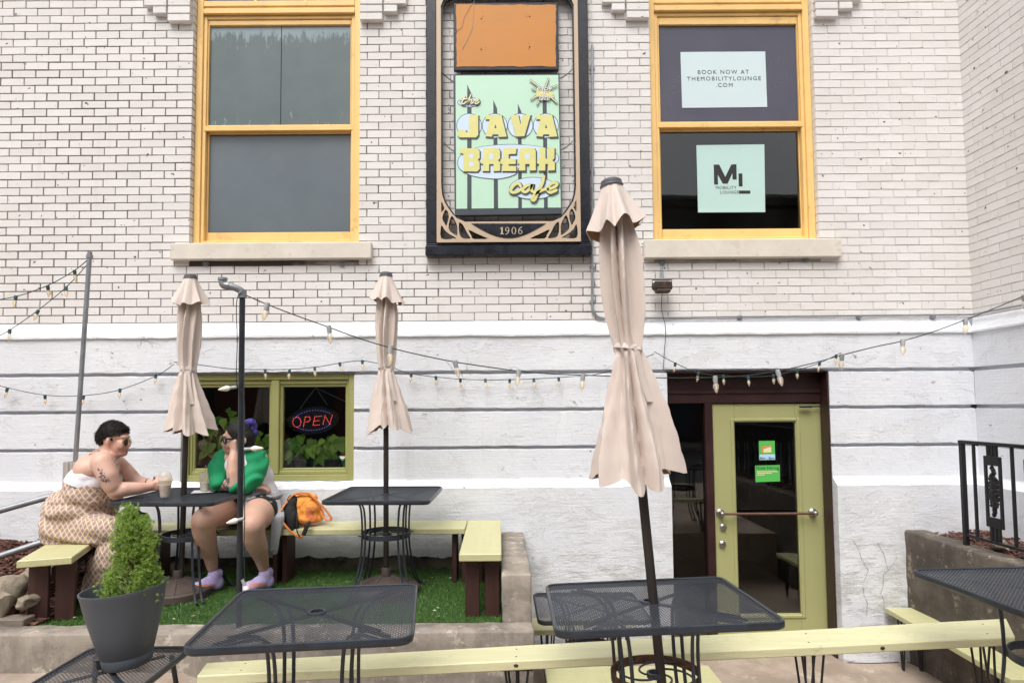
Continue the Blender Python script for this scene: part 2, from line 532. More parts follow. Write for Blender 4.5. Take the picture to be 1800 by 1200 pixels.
# ================================================================== building
BLD = empty('cafe_building', (0,0,0), 'white painted building with brick upper wall and stone basement level behind the patio', 'building')
WX0, WX1, WTOP = -6.4, 4.085, 7.4
COURSE, MOD = .0702, .2085
Z0B = 2.628
holes_up = [(-2.684, -1.212, 3.165, 6.6), (1.345, 2.787, 3.15, 6.6)]
def bricks(mb, x0, x1, z0, z1, holes, rng, frame=None, mortar=True):
    """running bond in the plane y=0; frame maps (x,y,z) to the wall"""
    Mx = frame or Matrix()
    nrow = int((z1 - z0) / COURSE)
    for r in range(nrow):
        za = z0 + r*COURSE
        zb = za + COURSE
        off = (r % 2) * MOD/2 + rng.uniform(-.006,.006)
        cuts = [(x0, x1)]
        for h in holes:
            if zb > h[2]+.02 and za < h[3]-.02:
                nc = []
                for (a, b) in cuts:
                    if h[0] > a and h[1] < b: nc += [(a, h[0]), (h[1], b)]
                    else: nc.append((a, b))
                cuts = nc
        for (a, b) in cuts:
            k = math.floor((a - off)/MOD) - 1
            while True:
                xa = off + k*MOD; xb = xa + MOD; k += 1
                if xa >= b - .055: break
                if xb - a < .055: continue
                xa, xb = (a if xa - a < .055 else xa), min(xb, b)
                if b - xb < .055: xb = b
                j = .0026+.0028*max(0,mnoise.noise(((xa+xb)*.35,za*.8,3))+.1)
                ja, jb = j+rng.uniform(-.001,.0015), j+rng.uniform(-.001,.0015)
                jz = j + rng.uniform(-.001,.001); jt = j*.8 + rng.uniform(-.001,.0015)
                u0, u1 = xa+ja*(xa > a+.001), xb-jb*(xb < b-.001)
                w0, w1 = za+jz, zb-jt
                y = -.006+rng.uniform(-.0015,.0015)
                e = .0026
                tl = rng.uniform(-.0022,.0022)
                q = .003
                vs = [(u0,q,w0),(u1,q,w0),(u1,q,w1),(u0,q,w1),
                      (u0+e,y,w0+e+tl),(u1-e,y,w0+e-tl),(u1-e,y,w1-e-tl),(u0+e,y,w1-e+tl),
                      (u0+.001,y+e,w0+.001),(u1-.001,y+e,w0+.001),(u1-.001,y+e,w1-.001),(u0+.001,y+e,w1-.001)]
                fs = [(4,5,6,7)]
                for i in range(4):
                    i2 = (i+1) % 4
                    fs += [(8+i,8+i2,4+i2,4+i),(i,i2,8+i2,8+i)]
                mb.add(vs, fs, 0, False, Mx)
                # return bricks along a jamb
                for edge, sgn in ((a, 1), (b, -1)):
                    if abs((xa if sgn > 0 else xb) - edge) < .001 and edge not in (x0, x1):
                        mb.box((edge-.002 if sgn>0 else edge-.02, 0, w0), (edge+.02 if sgn>0 else edge+.002, .105, w1), 0, Mx, .003)
rng = random.Random(3)
mb = MB()
bricks(mb, WX0, WX1, Z0B, WTOP, holes_up, rng)
# corbelled hood bricks beside the window heads
for (xe, s) in ((-2.684,-1), (-1.212,1), (1.345,-1), (2.787,1)):
    for r, ext in ((0,.22),(1,.34),(2,.46),(3,.46),(4,.46)):
        z = 5.277 + r*COURSE
        n = int(ext/.105)
        for i in range(0, n, 2):
            a = xe + s*(i*.105+.006); b_ = xe + s*min((i+2)*.105, ext)
            mb.box((min(a,b_)+.004, -.055, z+.004), (max(a,b_)-.004, 0, z+COURSE-.004), 0, None, .004)
# side wall bricks (wing returning towards the street on the right)
SIDE = Matrix.Translation((WX1,0,0)) @ Matrix.Rotation(-PI/2, 4, 'Z')   # local x -> world -y
bricks(mb, 0, 1.9, Z0B, WTOP, [], rng, SIDE)
# mortar backing
def back_with_holes(mb, x0, x1, z0, z1, holes, y, m, depth=.11):
    xs = sorted({x0, x1, *[h[0] for h in holes], *[h[1] for h in holes]})
    zs = sorted({z0, z1, *[min(max(h[2],z0),z1) for h in holes], *[min(max(h[3],z0),z1) for h in holes]})
    for i in range(len(xs)-1):
        for j in range(len(zs)-1):
            cx, cz = (xs[i]+xs[i+1])/2, (zs[j]+zs[j+1])/2
            if any(h[0] < cx < h[1] and h[2] < cz < h[3] for h in holes): continue
            mb.quad((xs[i],y,zs[j]),(xs[i+1],y,zs[j]),(xs[i+1],y,zs[j+1]),(xs[i],y,zs[j+1]), m)
    for h in holes:
        a, b, c, d = h
        mb.quad((a,y,c),(a,y,d),(a,y+depth,d),(a,y+depth,c), m)
        mb.quad((b,y,d),(b,y,c),(b,y+depth,c),(b,y+depth,d), m)
        mb.quad((a,y,d),(b,y,d),(b,y+depth,d),(a,y+depth,d), m)
back_with_holes(mb, WX0, WX1+.3, Z0B-.01, WTOP, holes_up, .0, 1)
mb.quad((WX1,0,Z0B-.01),(WX1,-1.9,Z0B-.01),(WX1,-1.9,WTOP),(WX1,0,WTOP),1)
mb.quad((WX1,-1.9,-.3),(WX1+2,-1.9,-.3),(WX1+2,-1.9,WTOP),(WX1,-1.9,WTOP),0)
mb.build('brick_wall', [M_BRICK, M_MORTAR], BLD)

# ---- stone basement
BW = (-2.70, -1.236, 1.272, 2.182)      # basement window opening
DR = (1.423, 2.800, -.30, 2.180)        # door opening
prof = [(-.12,-.30),(-.12,1.215),(-.055,1.272)]
prof += [(-.05,1.285)]
for zt in (1.56, 1.88):
    prof += [(-.05,zt-.036),(.0,zt-.024),(.0,zt),(-.05,zt)]
prof += [(-.05,2.16),(.0,2.174),(.0,2.18),(.0,2.198),(-.05,2.198)]
prof += [(-.05,2.482),(-.068,2.49),(-.068,2.505),(0.0,2.628),(.02,2.63)]
def cutx(x0, x1, holes, zc):
    cuts = [(x0, x1)]
    for h in holes:
        if h[2] < zc < h[3]:
            cuts = [c for (a, b) in cuts for c in ([(a, h[0]), (h[1], b)] if h[0] > a and h[1] < b else [(a, b)])]
    return cuts
mb = MB()
for i in range(len(prof)-1):
    (ya, za), (yb, zb) = prof[i], prof[i+1]
    zc = (za+zb)/2
    segs = cutx(WX0, WX1-.05, [BW, DR], zc)
    for (a, b) in segs:
        if i == 0:       # plinth: its foot is broken and uneven over the rubble on the terrace side
            n = max(1, int((b-a)/.05))
            for k in range(n):
                u0, u1 = a+(b-a)*k/n, a+(b-a)*(k+1)/n
                def foot(u):
                    if u < .02: return .66 + .05*mnoise.noise((u*3.1,1,0)) + .03*mnoise.noise((u*11,4,0))
                    return za
                mb.quad((u0,ya,foot(u0)),(u1,ya,foot(u1)),(u1,yb,zb),(u0,yb,zb))
        else:
            n = max(1, int((b-a)/.045))
            def wob(u, y, z):
                if z > 2.6 or z < 0: return (u, y, z)
                e = .0045*mnoise.noise((u*6,z*9,1)) + .0035*mnoise.noise((u*23,z*31,4))
                ch = mnoise.noise((u*9,z*17,8)); ch = max(0, ch-.35)*.03
                return (u, y+.003*mnoise.noise((u*2.5,z*3,6))+ch*.5, z+e-(ch if y < -.04 else 0)*.4)
            for k in range(n):
                u0, u1 = a+(b-a)*k/n, a+(b-a)*(k+1)/n
                mb.quad(wob(u0,ya,za),wob(u1,ya,za),wob(u1,yb,zb),wob(u0,yb,zb))
    # side wall base
    xa, xb = WX1+ya, WX1+yb
    ta, tb = ya, yb
    mb.quad((xa,ta,za),(xa,-1.9+ta,za),(xb,-1.9+tb,zb),(xb,tb,zb))
    # jambs
    for h in (BW, DR):
        if h[2] < zc < h[3]:
            for x, fl in ((h[0],0),(h[1],1)):
                mb.quad((x,ya,za),(x,.16,za),(x,.16,zb),(x,yb,zb))
mb.quad((BW[0],-.05,BW[3]),(BW[1],-.05,BW[3]),(BW[1],.1,BW[3]),(BW[0],.1,BW[3]))
mb.quad((DR[0],-.05,DR[3]),(DR[1],-.05,DR[3]),(DR[1],.2,DR[3]),(DR[0],.2,DR[3]))
mb.quad((BW[0],-.055,BW[2]),(BW[1],-.055,BW[2]),(BW[1],.1,BW[2]),(BW[0],.1,BW[2]))
M_CRACK = plain('crack_gap', (.27,.26,.25), .9)
def crack(pts, w, seed):
    r = random.Random(seed); q = []
    for i in range(len(pts)-1):
        for k in range(4):
            s = k/4; q.append((pts[i][0]+(pts[i+1][0]-pts[i][0])*s+r.uniform(-2.5,2.5), pts[i][1]+(pts[i+1][1]-pts[i][1])*s+r.uniform(-2,2)))
    q.append(pts[-1]); q = [P(1400+a/4.5, 960+b/4.5, -.1235) for a, b in q]
    for i in range(len(q)-1):
        ww = w*r.uniform(.15,.95)/2; a, b = q[i], q[i+1]; d = (b-a).normalized(); n = V((-d.z,0,d.x))*ww
        mb.add([a-n,b-n*.9,b+n*.9,a+n], [(0,1,2,3)], 1)
crack([(440,-60),(480,0),(520,110),(570,190),(525,300),(530,370),(560,450),(555,560)], .006, 1)
crack([(640,-30),(690,60),(725,190),(690,225),(685,310),(665,370),(690,420),(695,520)], .006, 2)
crack([(725,190),(770,130),(800,80)], .004, 3); crack([(480,0),(600,-20),(720,-15),(800,-10)], .003, 4); crack([(410,240),(460,215),(500,190)], .003, 5)
mb.build('stone_base', [M_STONE, M_CRACK], BLD)
# rubble footing showing below the broken plinth
M_RUBBLE = mat('rubble_stone', (.20,.165,.125), .9, 0, .35, 4, .8, 30, c2=(.09,.075,.06), th=(.45,.6))
mb = MB()
nx, nz = 170, 10
vs = []
for j in range(nz+1):
    for i in range(nx+1):
        x = WX0+(.0-WX0)*i/nx; z = .40+.40*j/nz
        y = -.085 + .035*mnoise.noise((x*4, z*5, 2)) + .02*mnoise.noise((x*13, z*13, 5))
        vs.append((x,y,z))
mb.add(vs, [(j*(nx+1)+i, j*(nx+1)+i+1, (j+1)*(nx+1)+i+1, (j+1)*(nx+1)+i) for j in range(nz) for i in range(nx)], 0, True)
mb.build('rubble_footing', [M_RUBBLE], BLD)

# ---- upper windows
def rect_frame(mb, x0, x1, z0, z1, wl, wr, wb, wt, y0, y1, m=0, bv=.004):
    mb.box((x0,y0,z0),(x0+wl,y1,z1),m,None,bv)
    mb.box((x1-wr,y0,z0),(x1,y1,z1),m,None,bv)
    mb.box((x0+wl,y0+.0015,z0),(x1-wr,y1,z0+wb),m,None,bv)
    mb.box((x0+wl,y0+.0015,z1-wt),(x1-wr,y1,z1),m,None,bv)
def upper_window(x0, x1, gx0, gx1, gz, films, sill):
    """gz = lower glass z0,z1, upper glass z0,z1 (on y=.09)"""
    zb, zt = sill[3], 6.55
    w = MB()
    rect_frame(w, x0+.004, x1-.004, zb+.002, zt, .055, .055, .03, .05, .045, .13)
    rect_frame(w, x0+.06, x1-.06, zb+.033, 5.40, .03, .03, .02, .03, .062, .13)
    # transom bar mouldings above the sashes
    w.box((x0+.06,.035,5.405),(x1-.06,.13,5.445),0,None,.004)
    w.box((x0+.06,.055,5.446),(x1-.06,.13,5.475),0,None,.004)
    w.box((x0+.06,.045,5.476),(x1-.06,.13,5.53),0,None,.006)
    win = w.build('window', [M_YEL], BLD)
    s = MB()
    (a0,a1,b0,b1) = gz
    rect_frame(s, x0+.092, x1-.092, b0-.035, 5.365, gx0-(x0+.092), (x1-.092)-gx1, .045, 5.365-b1, .072, .112)
    # drooping meeting rail
    s.box((x0+.075,.058,b0-.05),(x1-.075,.074,b0-.004),0,None,.004)
    s.build('upper_sash', [M_YEL], win)
    s = MB()
    rect_frame(s, x0+.092, x1-.092, zb+.055, a1+.03, gx0-(x0+.092), (x1-.092)-gx1, a0-(zb+.055), .03, .102, .135)
    s.build('lower_sash', [M_YEL], win)
    p = MB(); p.box((gx0-.01,.096,b0-.01),(gx1+.01,.100,b1+.01)); p.build('upper_pane', [films[0]], win)
    p = MB(); p.box((gx0-.01,.118,a0-.01),(gx1+.01,.122,a1+.01)); p.build('lower_pane', [films[1]], win)
    if films[0] is M_FILM_UL:
        p = MB(); xs_ = gx0+(gx1-gx0)*.505; p.box((xs_-.003,.0945,b0),(xs_+.003,.0958,b1)); p.build('film_seam', [M_DARK], win)
    # divided transom light
    p = MB(); p.box((x0+.06,.095,5.53),(x1-.06,.10,6.5)); p.build('transom_pane', [M_FILM_UR], win)
    mu = MB()
    for k in (1,2):
        xx = x0+.06+(x1-x0-.12)*k/3
        mu.box((xx-.012,.07,5.53),(xx+.012,.094,6.5),0,None,.003)
    mu.build('glazing_bar', [M_YEL], win)
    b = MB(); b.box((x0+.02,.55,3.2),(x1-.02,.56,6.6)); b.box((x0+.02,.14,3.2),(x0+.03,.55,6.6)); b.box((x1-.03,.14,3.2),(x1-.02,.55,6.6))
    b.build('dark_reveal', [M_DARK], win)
    sl = MB(); sl.box((sill[0],-.065,sill[2]),(sill[1],.12,sill[3]),0,None,.006)
    sl.build('window_sill', [M_SILL], BLD)
    return win
def zx(px, py, Y): p = P(px, py, Y); return p.x, p.z
a = P(370,47,.09); b_ = P(616,222,.09); c_ = P(371,237,.115); d_ = P(617,408,.115)
upper_window(-2.684, -1.212, a.x, b_.x, (d_.z, c_.z, b_.z, a.z), (M_FILM_UL, M_FILM_LL), (-2.82,-1.093,3.165,3.307))
a = P(1157,46,.09); b_ = P(1404,216,.09); c_ = P(1158,232,.115); d_ = P(1407,402,.115)
upper_window(1.345, 2.787, a.x, b_.x, (d_.z, c_.z, b_.z, a.z), (M_FILM_UR, M_GLASS), (1.252,2.945,3.15,3.309))
# iron rosettes under the sills
def rosette(x, z):
    mb = MB()
    for k in range(6):
        an = k*PI/3
        mb.tube([(x+.016*math.cos(an)+.010*math.cos(t), -.016, z+.016*math.sin(an)+.010*math.sin(t)) for t in [i*PI/4 for i in range(8)]], .0035, 5, closed=True)
    mb.ellipsoid((x,-.018,z),(.01,.01,.01),0,8,6)
    mb.tube([(x,0,z),(x,-.02,z)], .006, 6)
    return mb
for (px, py) in ((363,464),(602,465),(1163,463),(1414,457)):
    p = P(px, py, 0)
    rosette(p.x, p.z).build('iron_rosette', [M_GALV], BLD)

# ---- basement window
def basement_window():
    x0,x1,z0,z1 = BW
    Y = -.02
    w = MB()
    rect_frame(w, x0+.002, x1-.002, z0+.002, z1-.002, .05, .05, .05, .05, Y, Y+.12, 0, .004)
    rect_frame(w, x0+.053, x1-.053, z0+.053, z1-.053, .02, .02, .03, .035, Y+.02, Y+.12, 0, .004)
    xm = P(483,700,Y).x
    w.box((xm-.035,Y+.004,z0+.054),(xm+.035,Y+.1,z1-.054),0,None,.006)
    w.box((xm-.05,Y+.028,z0+.06),(xm-.036,Y+.1,z1-.06),0,None,.003)
    w.box((xm+.036,Y+.028,z0+.06),(xm+.05,Y+.1,z1-.06),0,None,.003)
    win = w.build('basement_window', [M_OLIVE], BLD)
    for (ga, gb) in ((x0+.08, xm-.05), (xm+.05, x1-.08)):
        s = MB()
        zt = P(500,680,Y+.05).z; zb = P(500,822,Y+.05).z
        rect_frame(s, ga-.012, gb+.012, zb-.05, zt+.03, .02, .02, .05, .03, Y+.034, Y+.09, 0, .004)
        sash = s.build('sash', [M_OLIVE], win)
        p = MB(); p.box((ga+.004,Y+.060,zb-.004),(gb-.004,Y+.064,zt+.004))
        p.build('pane', [M_GLASS], sash)
    # room behind
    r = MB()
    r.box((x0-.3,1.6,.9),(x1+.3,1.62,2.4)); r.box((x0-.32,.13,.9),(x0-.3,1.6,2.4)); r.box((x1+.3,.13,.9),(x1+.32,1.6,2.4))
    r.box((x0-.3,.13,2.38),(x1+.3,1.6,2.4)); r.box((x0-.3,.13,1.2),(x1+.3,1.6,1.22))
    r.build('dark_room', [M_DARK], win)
    return win, xm
BWIN, BXM = basement_window()

# ---- entrance
def entrance():
    Y = .10
    x0,x1,z0,z1 = DR
    zf = -.22
    f = MB()
    f.box((x0,Y-.02,1.905),(x1,Y+.08,z1-.002),0,None,.004)          # header
    f.box((x0,Y-.035,1.99),(x1,Y-.02,2.02),0,None,.003)
    pxl = P(1240,800,Y).x; pxr = P(1253,800,Y).x
    f.box((pxl,Y-.02,zf),(pxr,Y+.08,1.905),0,None,.004)           # post beside the sidelight
    jl = P(1448,800,Y).x
    f.box((jl,Y-.02,zf),(x1,Y+.08,1.905),0,None,.004)
    f.box((x0,Y-.01,zf),(x0+.018,Y+.08,1.905),0,None,.003)
    f.box((x1-.016,-.046,zf),(x1-.002,Y-.021,z1-.018),0,None,.003); f.box((x0+.002,-.046,z1-.017),(x1-.002,Y-.022,z1-.003),0,None,.003)
    fr = f.build('door_frame', [M_MAROON], BLD)
    s = MB(); s.box((x0+.02,Y+.03,zf+.02),(pxl,Y+.036,1.9)); s.build('sidelight', [M_DGLASS], fr)
    # door leaf
    g0 = P(1291,742,Y); g1 = P(1409,1078,Y)
    d0, d1 = pxr+.006, jl-.006
    dz0, dz1 = zf+.012, 1.897
    d = MB()
    rect_frame(d, d0, d1, dz0, dz1, g0.x-d0, d1-g1.x, g1.z-dz0, dz1-g0.z, Y, Y+.045, 0, .004)
    door = d.build('door', [M_DOOR], BLD)
    b = MB()
    rect_frame(b, g0.x-.035, g1.x+.035, g1.z-.035, g0.z+.035, .028, .028, .028, .028, Y-.012, Y+.002, 0, .006)
    b.build('glazing_bead', [M_DOOR], door)
    p = MB(); p.box((g0.x-.004,Y+.018,g1.z-.004),(g1.x+.004,Y+.024,g0.z+.004)); p.build('pane', [M_DGLASS], door)
    # push bar
    ba = P(1270,903,Y-.06); bb = P(1434,902,Y-.06)
    h = MB()
    h.tube([ba, ba+(bb-ba)*.3, bb], .011, 12)
    for q in (ba, bb):
        h.lathe([(.0,.0),(.036,.0),(.036,.012),(.026,.02),(.018,.03),(.015,.062)], 20, 1, Matrix.Translation((q.x,Y-.0,q.z)) @ Matrix.Rotation(PI/2,4,'X'))
        h.ellipsoid((q.x,Y-.06,q.z),(.022,.018,.022),1,12,8)
    h.build('push_bar', [mat('rusty_bar', (.16,.09,.07), .45, .5, .3, 12, .2, 60), M_STEEL], door)
    for (px,py,r) in ((1270,925,.030),(1269,955,.030)):
        q = P(px,py,Y); k = MB()
        k.lathe([(0,-.014),(r*.55,-.014),(r*.8,-.008),(r,-.002),(r,.0)][::-1], 20, 0, Matrix.Translation((q.x,Y-.016,q.z)) @ Matrix.Rotation(PI/2,4,'X') @ Matrix.Scale(-1,4,(0,0,1)))
        k.lathe([(r*.35,.0),(r*.3,.006),(0,.006)], 12, 0, Matrix.Translation((q.x,Y-.014,q.z)) @ Matrix.Rotation(PI/2,4,'X'))
        k.build('lock', [M_STEEL], door)
    for z in (1.45,.75,.02):
        k = MB(); k.tube([(jl-.003,Y-.012,z-.05),(jl-.003,Y-.012,z+.05)], .009, 10); k.build('hinge', [M_MAROON], door)
    c0, c1 = P(1407,715,Y-.05), P(1449,715,Y-.05)
    k = MB(); k.box((c0.x,Y-.055,c0.z-.008),(c0.x+.10,Y-.025,c0.z+.008),0,None,.003); k.tube([(c0.x+.05,Y-.05,c0.z+.003),(c1.x+.0,Y-.03,c1.z+.004)],.006,8)
    k.box((c1.x-.01,Y-.05,c1.z-.05),(c1.x+.02,Y-.021,c1.z+.05),0,None,.004)
    k.build('door_closer', [M_BLACKM], door)
    # dim room behind the door
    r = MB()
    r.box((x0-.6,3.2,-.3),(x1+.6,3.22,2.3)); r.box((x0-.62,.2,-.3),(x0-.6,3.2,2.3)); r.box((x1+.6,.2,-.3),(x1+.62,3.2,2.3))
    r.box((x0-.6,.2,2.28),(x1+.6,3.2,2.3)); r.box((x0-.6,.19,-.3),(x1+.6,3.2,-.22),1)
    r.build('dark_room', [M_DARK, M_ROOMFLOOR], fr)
    return door, fr
DOOR, DFRAME = entrance()
# ================================================================== wall sign
M_NAVY = mat('black_sign_paint', (.012,.014,.022), .28, 0, .3, 8, .1, 60, c2=(.05,.055,.065), th=(.66,.74))
M_TAN = mat('tan_enamel', (.56,.43,.31), .45, 0, .05, 3, .04, 60)
M_ORANGE = mat('orange_board_paint', (.57,.225,.032), .5, 0, .07, 3, .08, 40, c2=(.40,.16,.04), th=(.66,.74))
M_MINT = mat('mint_sign_face', (.53,.78,.61), .4, 0, .03, 2)
M_SLATE = mat('slate_print', (.055,.068,.085), .45, 0, .08, 5)
M_PALEBLUE = mat('pale_blue_print', (.62,.76,.92), .4, 0, .03, 3)
M_YPRINT = mat('straw_yellow_print', (.73,.70,.27), .4, 0, .05, 10)
M_CREAM = mat('cream_print', (.80,.76,.45), .4, 0, .04, 10)
M_WPRINT = plain('white_print', (.85,.85,.85), .45)

def pz(px, py, Y): q = P(px, py, Y); return (q.x, q.z)
YS = -.03
sign = empty('sign_frame', (P(894,250,YS).x, 0, 3.18), 'tall black wall frame with tan leaf cut-out trim and a plaque reading 1906', 'sign frame')
def sput(mb, name, mats, parent, org):
    shift(mb, org); return mb.build(name, mats, parent)
SO = tuple(sign.location)
L0, R0 = P(750,300,YS).x, P(1036,300,YS).x
L1, R1 = P(769,300,YS).x, P(1017,300,YS).x
zb = P(890,452,YS).z; zl = P(890,430,YS).z
mb = MB()
mb.box((L0,-.075,zl),(L1,0,6.7),0,None,.008); mb.box((R1,-.075,zl),(R0,0,6.7),0,None,.008)
mb.box((L0-.004,-.10,zb),(R0+.004,0,zl-.02),0,None,.008); mb.box((L0,-.085,zl-.02),(R0,0,zl),0,None,.006)
mb.box((L0,-.075,6.7),(R0,0,6.82),0,None,.008)
sput(mb, 'outer_frame', [M_NAVY], sign, SO)
Z8 = lambda u, v: pz(740+u/5.625, 350+v/5.625, YS-.02)
def mirror(pts):
    cx = P(893.8,300,YS-.02).x
    return [(2*cx-p[0], p[1]) for p in pts]
leaves = [[(207,45),(222,70),(236,112),(225,130),(207,143)],
 [(250,122),(272,150),(280,195),(270,240),(255,282),(235,250),(217,210),(228,160)],
 [(308,185),(335,220),(360,275),(364,330),(360,378),(320,355),(287,325),(278,290),(285,240)],
 [(207,278),(235,315),(275,355),(345,395),(340,406),(207,405)],
 [(382,250),(415,270),(440,312),(462,355),(490,405),(430,406),(395,385),(380,330)],
 [(475,322),(560,360),(658,402),(640,410),(522,409),(500,375)]]
leaves = [[Z8(*q) for q in smooth2(lf, 3, True)] for lf in leaves]
leaves = leaves + [mirror(lf)[::-1] for lf in leaves]
ztop = 5.47
def opening(ins):
    pts = [(818,393),(804,387),(796,379),(789,369),(782,358),(778,345),(776.5,330)]
    left = [pz(*q, YS-.02) for q in pts]
    left = [(p[0]-ins, p[1]-ins*.6) for p in left]
    xl = left[-1][0]
    up = [(xl, ztop-.10+ins),(xl+.02,ztop-.05+ins),(xl+.05,ztop-.02+ins),(xl+.10,ztop+ins)]
    lf = left + up
    return lf + mirror(lf)[::-1]
tx0, tx1 = P(768.5,300,YS-.02).x, P(1018,300,YS-.02).x
tz0 = P(893,428,YS-.02).z
arcpts = [Z8(500+730*(i/16), 260+143*math.sin(PI*i/16)) for i in range(17)]
def off(poly, d):
    cx = sum(p[0] for p in poly)/len(poly); cz = sum(p[1] for p in poly)/len(poly)
    return [(cx+(p[0]-cx)*d, cz+(p[1]-cz)*d) for p in poly]
mb = MB()
outer = [(tx0,tz0),(tx1,tz0),(tx1,6.6),(tx0,6.6)]
mb.prism(outer, YS-.072, YS-.055, 0, None, [opening(0)] + leaves)
# black backing plate whose smaller openings leave a dark outline
mb.prism([(tx0+.003,tz0+.003),(tx1-.003,tz0+.003),(tx1-.003,6.59),(tx0+.003,6.59)], YS-.054, YS-.02, 1, None, [opening(-.012)] + [off(l,.86) for l in leaves])
sput(mb, 'trim_panel', [M_TAN, M_NAVY], sign, SO)
mb = MB()
mb.prism(arcpts, YS-.076, YS-.0725, 0)
# 1906 in serif numerals
def ring(mb, c, rx, rz, tx, tz, m, y0, y1, n=28):
    mb.prism(ell(c[0],c[1],rx,rz,n), y0, y1, m, None, [ell(c[0],c[1],rx-tx,rz-tz,n)])
u = 1/5.625/205
def Zp(uu, vv): return Z8(uu, vv)
y0, y1 = YS-.079, YS-.0765
mb.prism([Zp(782,366),(Zp(818,366)),Zp(818,360),Zp(808,357),Zp(808,296),Zp(798,296),Zp(780,308),Zp(784,313),Zp(793,309),Zp(793,357),Zp(782,360)], y0, y1, 1)
ring(mb, Zp(917,331), 23*u, 36*u, 9*u, 5*u, 1, y0, y1)
ring(mb, Zp(852,318), 20*u, 22*u, 8*u, 5*u, 1, y0, y1); add_stroke(mb, [Zp(*q) for q in smooth2([(868,318),(866,340),(856,356),(838,366)],4)], 8*u, y0-.0005, y1, 1)
ring(mb, Zp(980,344), 20*u, 22*u, 8*u, 5*u, 1, y0, y1); add_stroke(mb, [Zp(*q) for q in smooth2([(964,344),(966,322),(976,306),(994,297)],4)], 8*u, y0-.0005, y1, 1)
sput(mb, 'plaque', [M_NAVY, M_TAN], sign, SO)

# orange blank board
ob = empty('blank_board', (P(889,122,-.09).x,-.06,P(889,122,-.09).z), 'blank orange board with black edge and four screw holes above the cafe board', 'sign board')
OO = tuple(ob.location)
Yb = -.085
ax, az = pz(797.5,124,Yb); bx, bz = pz(981,4,Yb)
mb = MB(); mb.box((ax,Yb,az),(bx,-.045,bz),0,None,.004)
sput(mb, 'board', [M_NAVY], ob, OO)
mb = MB()
edge = []
rr = random.Random(5)
ip = [pz(802,9,Yb),pz(977,9,Yb),pz(977,117,Yb),pz(803,118,Yb)]
for i in range(4):
    p, q = ip[i], ip[(i+1)%4]
    for k in range(14):
        s = k/14
        edge.append((p[0]+(q[0]-p[0])*s+rr.uniform(-.004,.004), p[1]+(q[1]-p[1])*s+rr.uniform(-.004,.004)))
mb.prism(edge[::-1], Yb-.003, Yb-.0002, 0)
for (px,py) in ((846,34),(931,30),(846,88),(931,83)):
    x,z = pz(px,py,Yb); mb.prism(ell(x,z,.007,.007,10), Yb-.0045, Yb-.0032, 1)
    for k in range(3):
        xx, zz = x+rr.uniform(-.04,.04), z+rr.uniform(-.03,.03); mb.prism(ell(xx,zz,.003,.003,6), Yb-.0045, Yb-.0032, 1)
mb.tube([P(833,2,Yb-.008),P(832,25,Yb-.008),P(830,50,Yb-.008),P(818,76,Yb-.008),P(812,86,Yb-.008)], .0015, 5, 2)
mb.tube([P(797,58,Yb-.008),P(812,48,Yb-.008),P(816,30,Yb-.008),P(830,5,Yb-.008)], .0015, 5, 2)
sput(mb, 'painted_face', [M_ORANGE, M_NAVY, M_GALV], ob, OO)

# cafe board
cb = empty('cafe_board', (P(893,376,-.09).x,-.06,P(893,376,-.09).z), 'mint green cafe sign board with yellow retro lettering over pale blue bubbles', 'sign board')
CO = tuple(cb.location)
Y7 = -.095
Z7 = lambda a, b: pz(790+a/4.8, 130+b/4.8, Y7)
mb = MB()
mb.prism([Z7(33,8),Z7(928,2),Z7(950,1178),Z7(45,1192)][::-1], Y7, -.045, 0)
sput(mb, 'board', [M_SLATE], cb, CO)
mb = MB()
mb.prism([Z7(52,16),Z7(918,12),Z7(940,1128),Z7(57,1138)][::-1], Y7-.002, Y7-.0002, 0)
sput(mb, 'mint_face', [M_MINT], cb, CO)
mb = MB()
lay = [Y7-.0024]
def flat(pts, m, holes=None):
    lay[0] -= .0002
    P7 = [Z7(*q) for q in pts]
    ar = sum(P7[i][0]*P7[(i+1)%len(P7)][1]-P7[(i+1)%len(P7)][0]*P7[i][1] for i in range(len(P7)))
    if ar < 0: P7.reverse()
    mb.prism(P7, lay[0], lay[0]+.00015, m, None, [[Z7(*q) for q in h] for h in holes] if holes else None)
SL, PB, YE, MI, CR, WH = 0, 1, 2, 3, 4, 5
for pl in ([(150,90),(187,172),(187,1140),(150,1140)],[(370,222),(403,296),(411,1135),(375,1135)],[(577,252),(608,326),(611,1132),(581,1132)],[(785,222),(820,222),(830,1132),(798,1132)]):
    flat(pl, SL)
def bubble(pts, g=5):
    cx = sum(p[0] for p in pts)/len(pts); cy = sum(p[1] for p in pts)/len(pts)
    out = []
    for p in pts:
        d = math.hypot(p[0]-cx,p[1]-cy) or 1
        out.append((p[0]+(p[0]-cx)*g/d, p[1]+(p[1]-cy)*g/d))
    flat(out, SL); flat(pts, PB)
bubble(ell(167,242,95,38,36))
for cx in (167,383,598,813): bubble(ell(cx,440,103,100,40))
bubble(smooth2([(72,750),(110,680),(250,622),(500,600),(750,615),(880,660),(920,715),(885,755),(740,775),(600,780),(560,845),(450,880),(350,884),(200,862),(100,812)],5,True))
bubble(ell(705,967,195,90,44))
A1 = [(310,352),(438,350),(483,533),(416,536),(412,515),(365,515),(357,535),(305,530),(340,388),(305,388)]
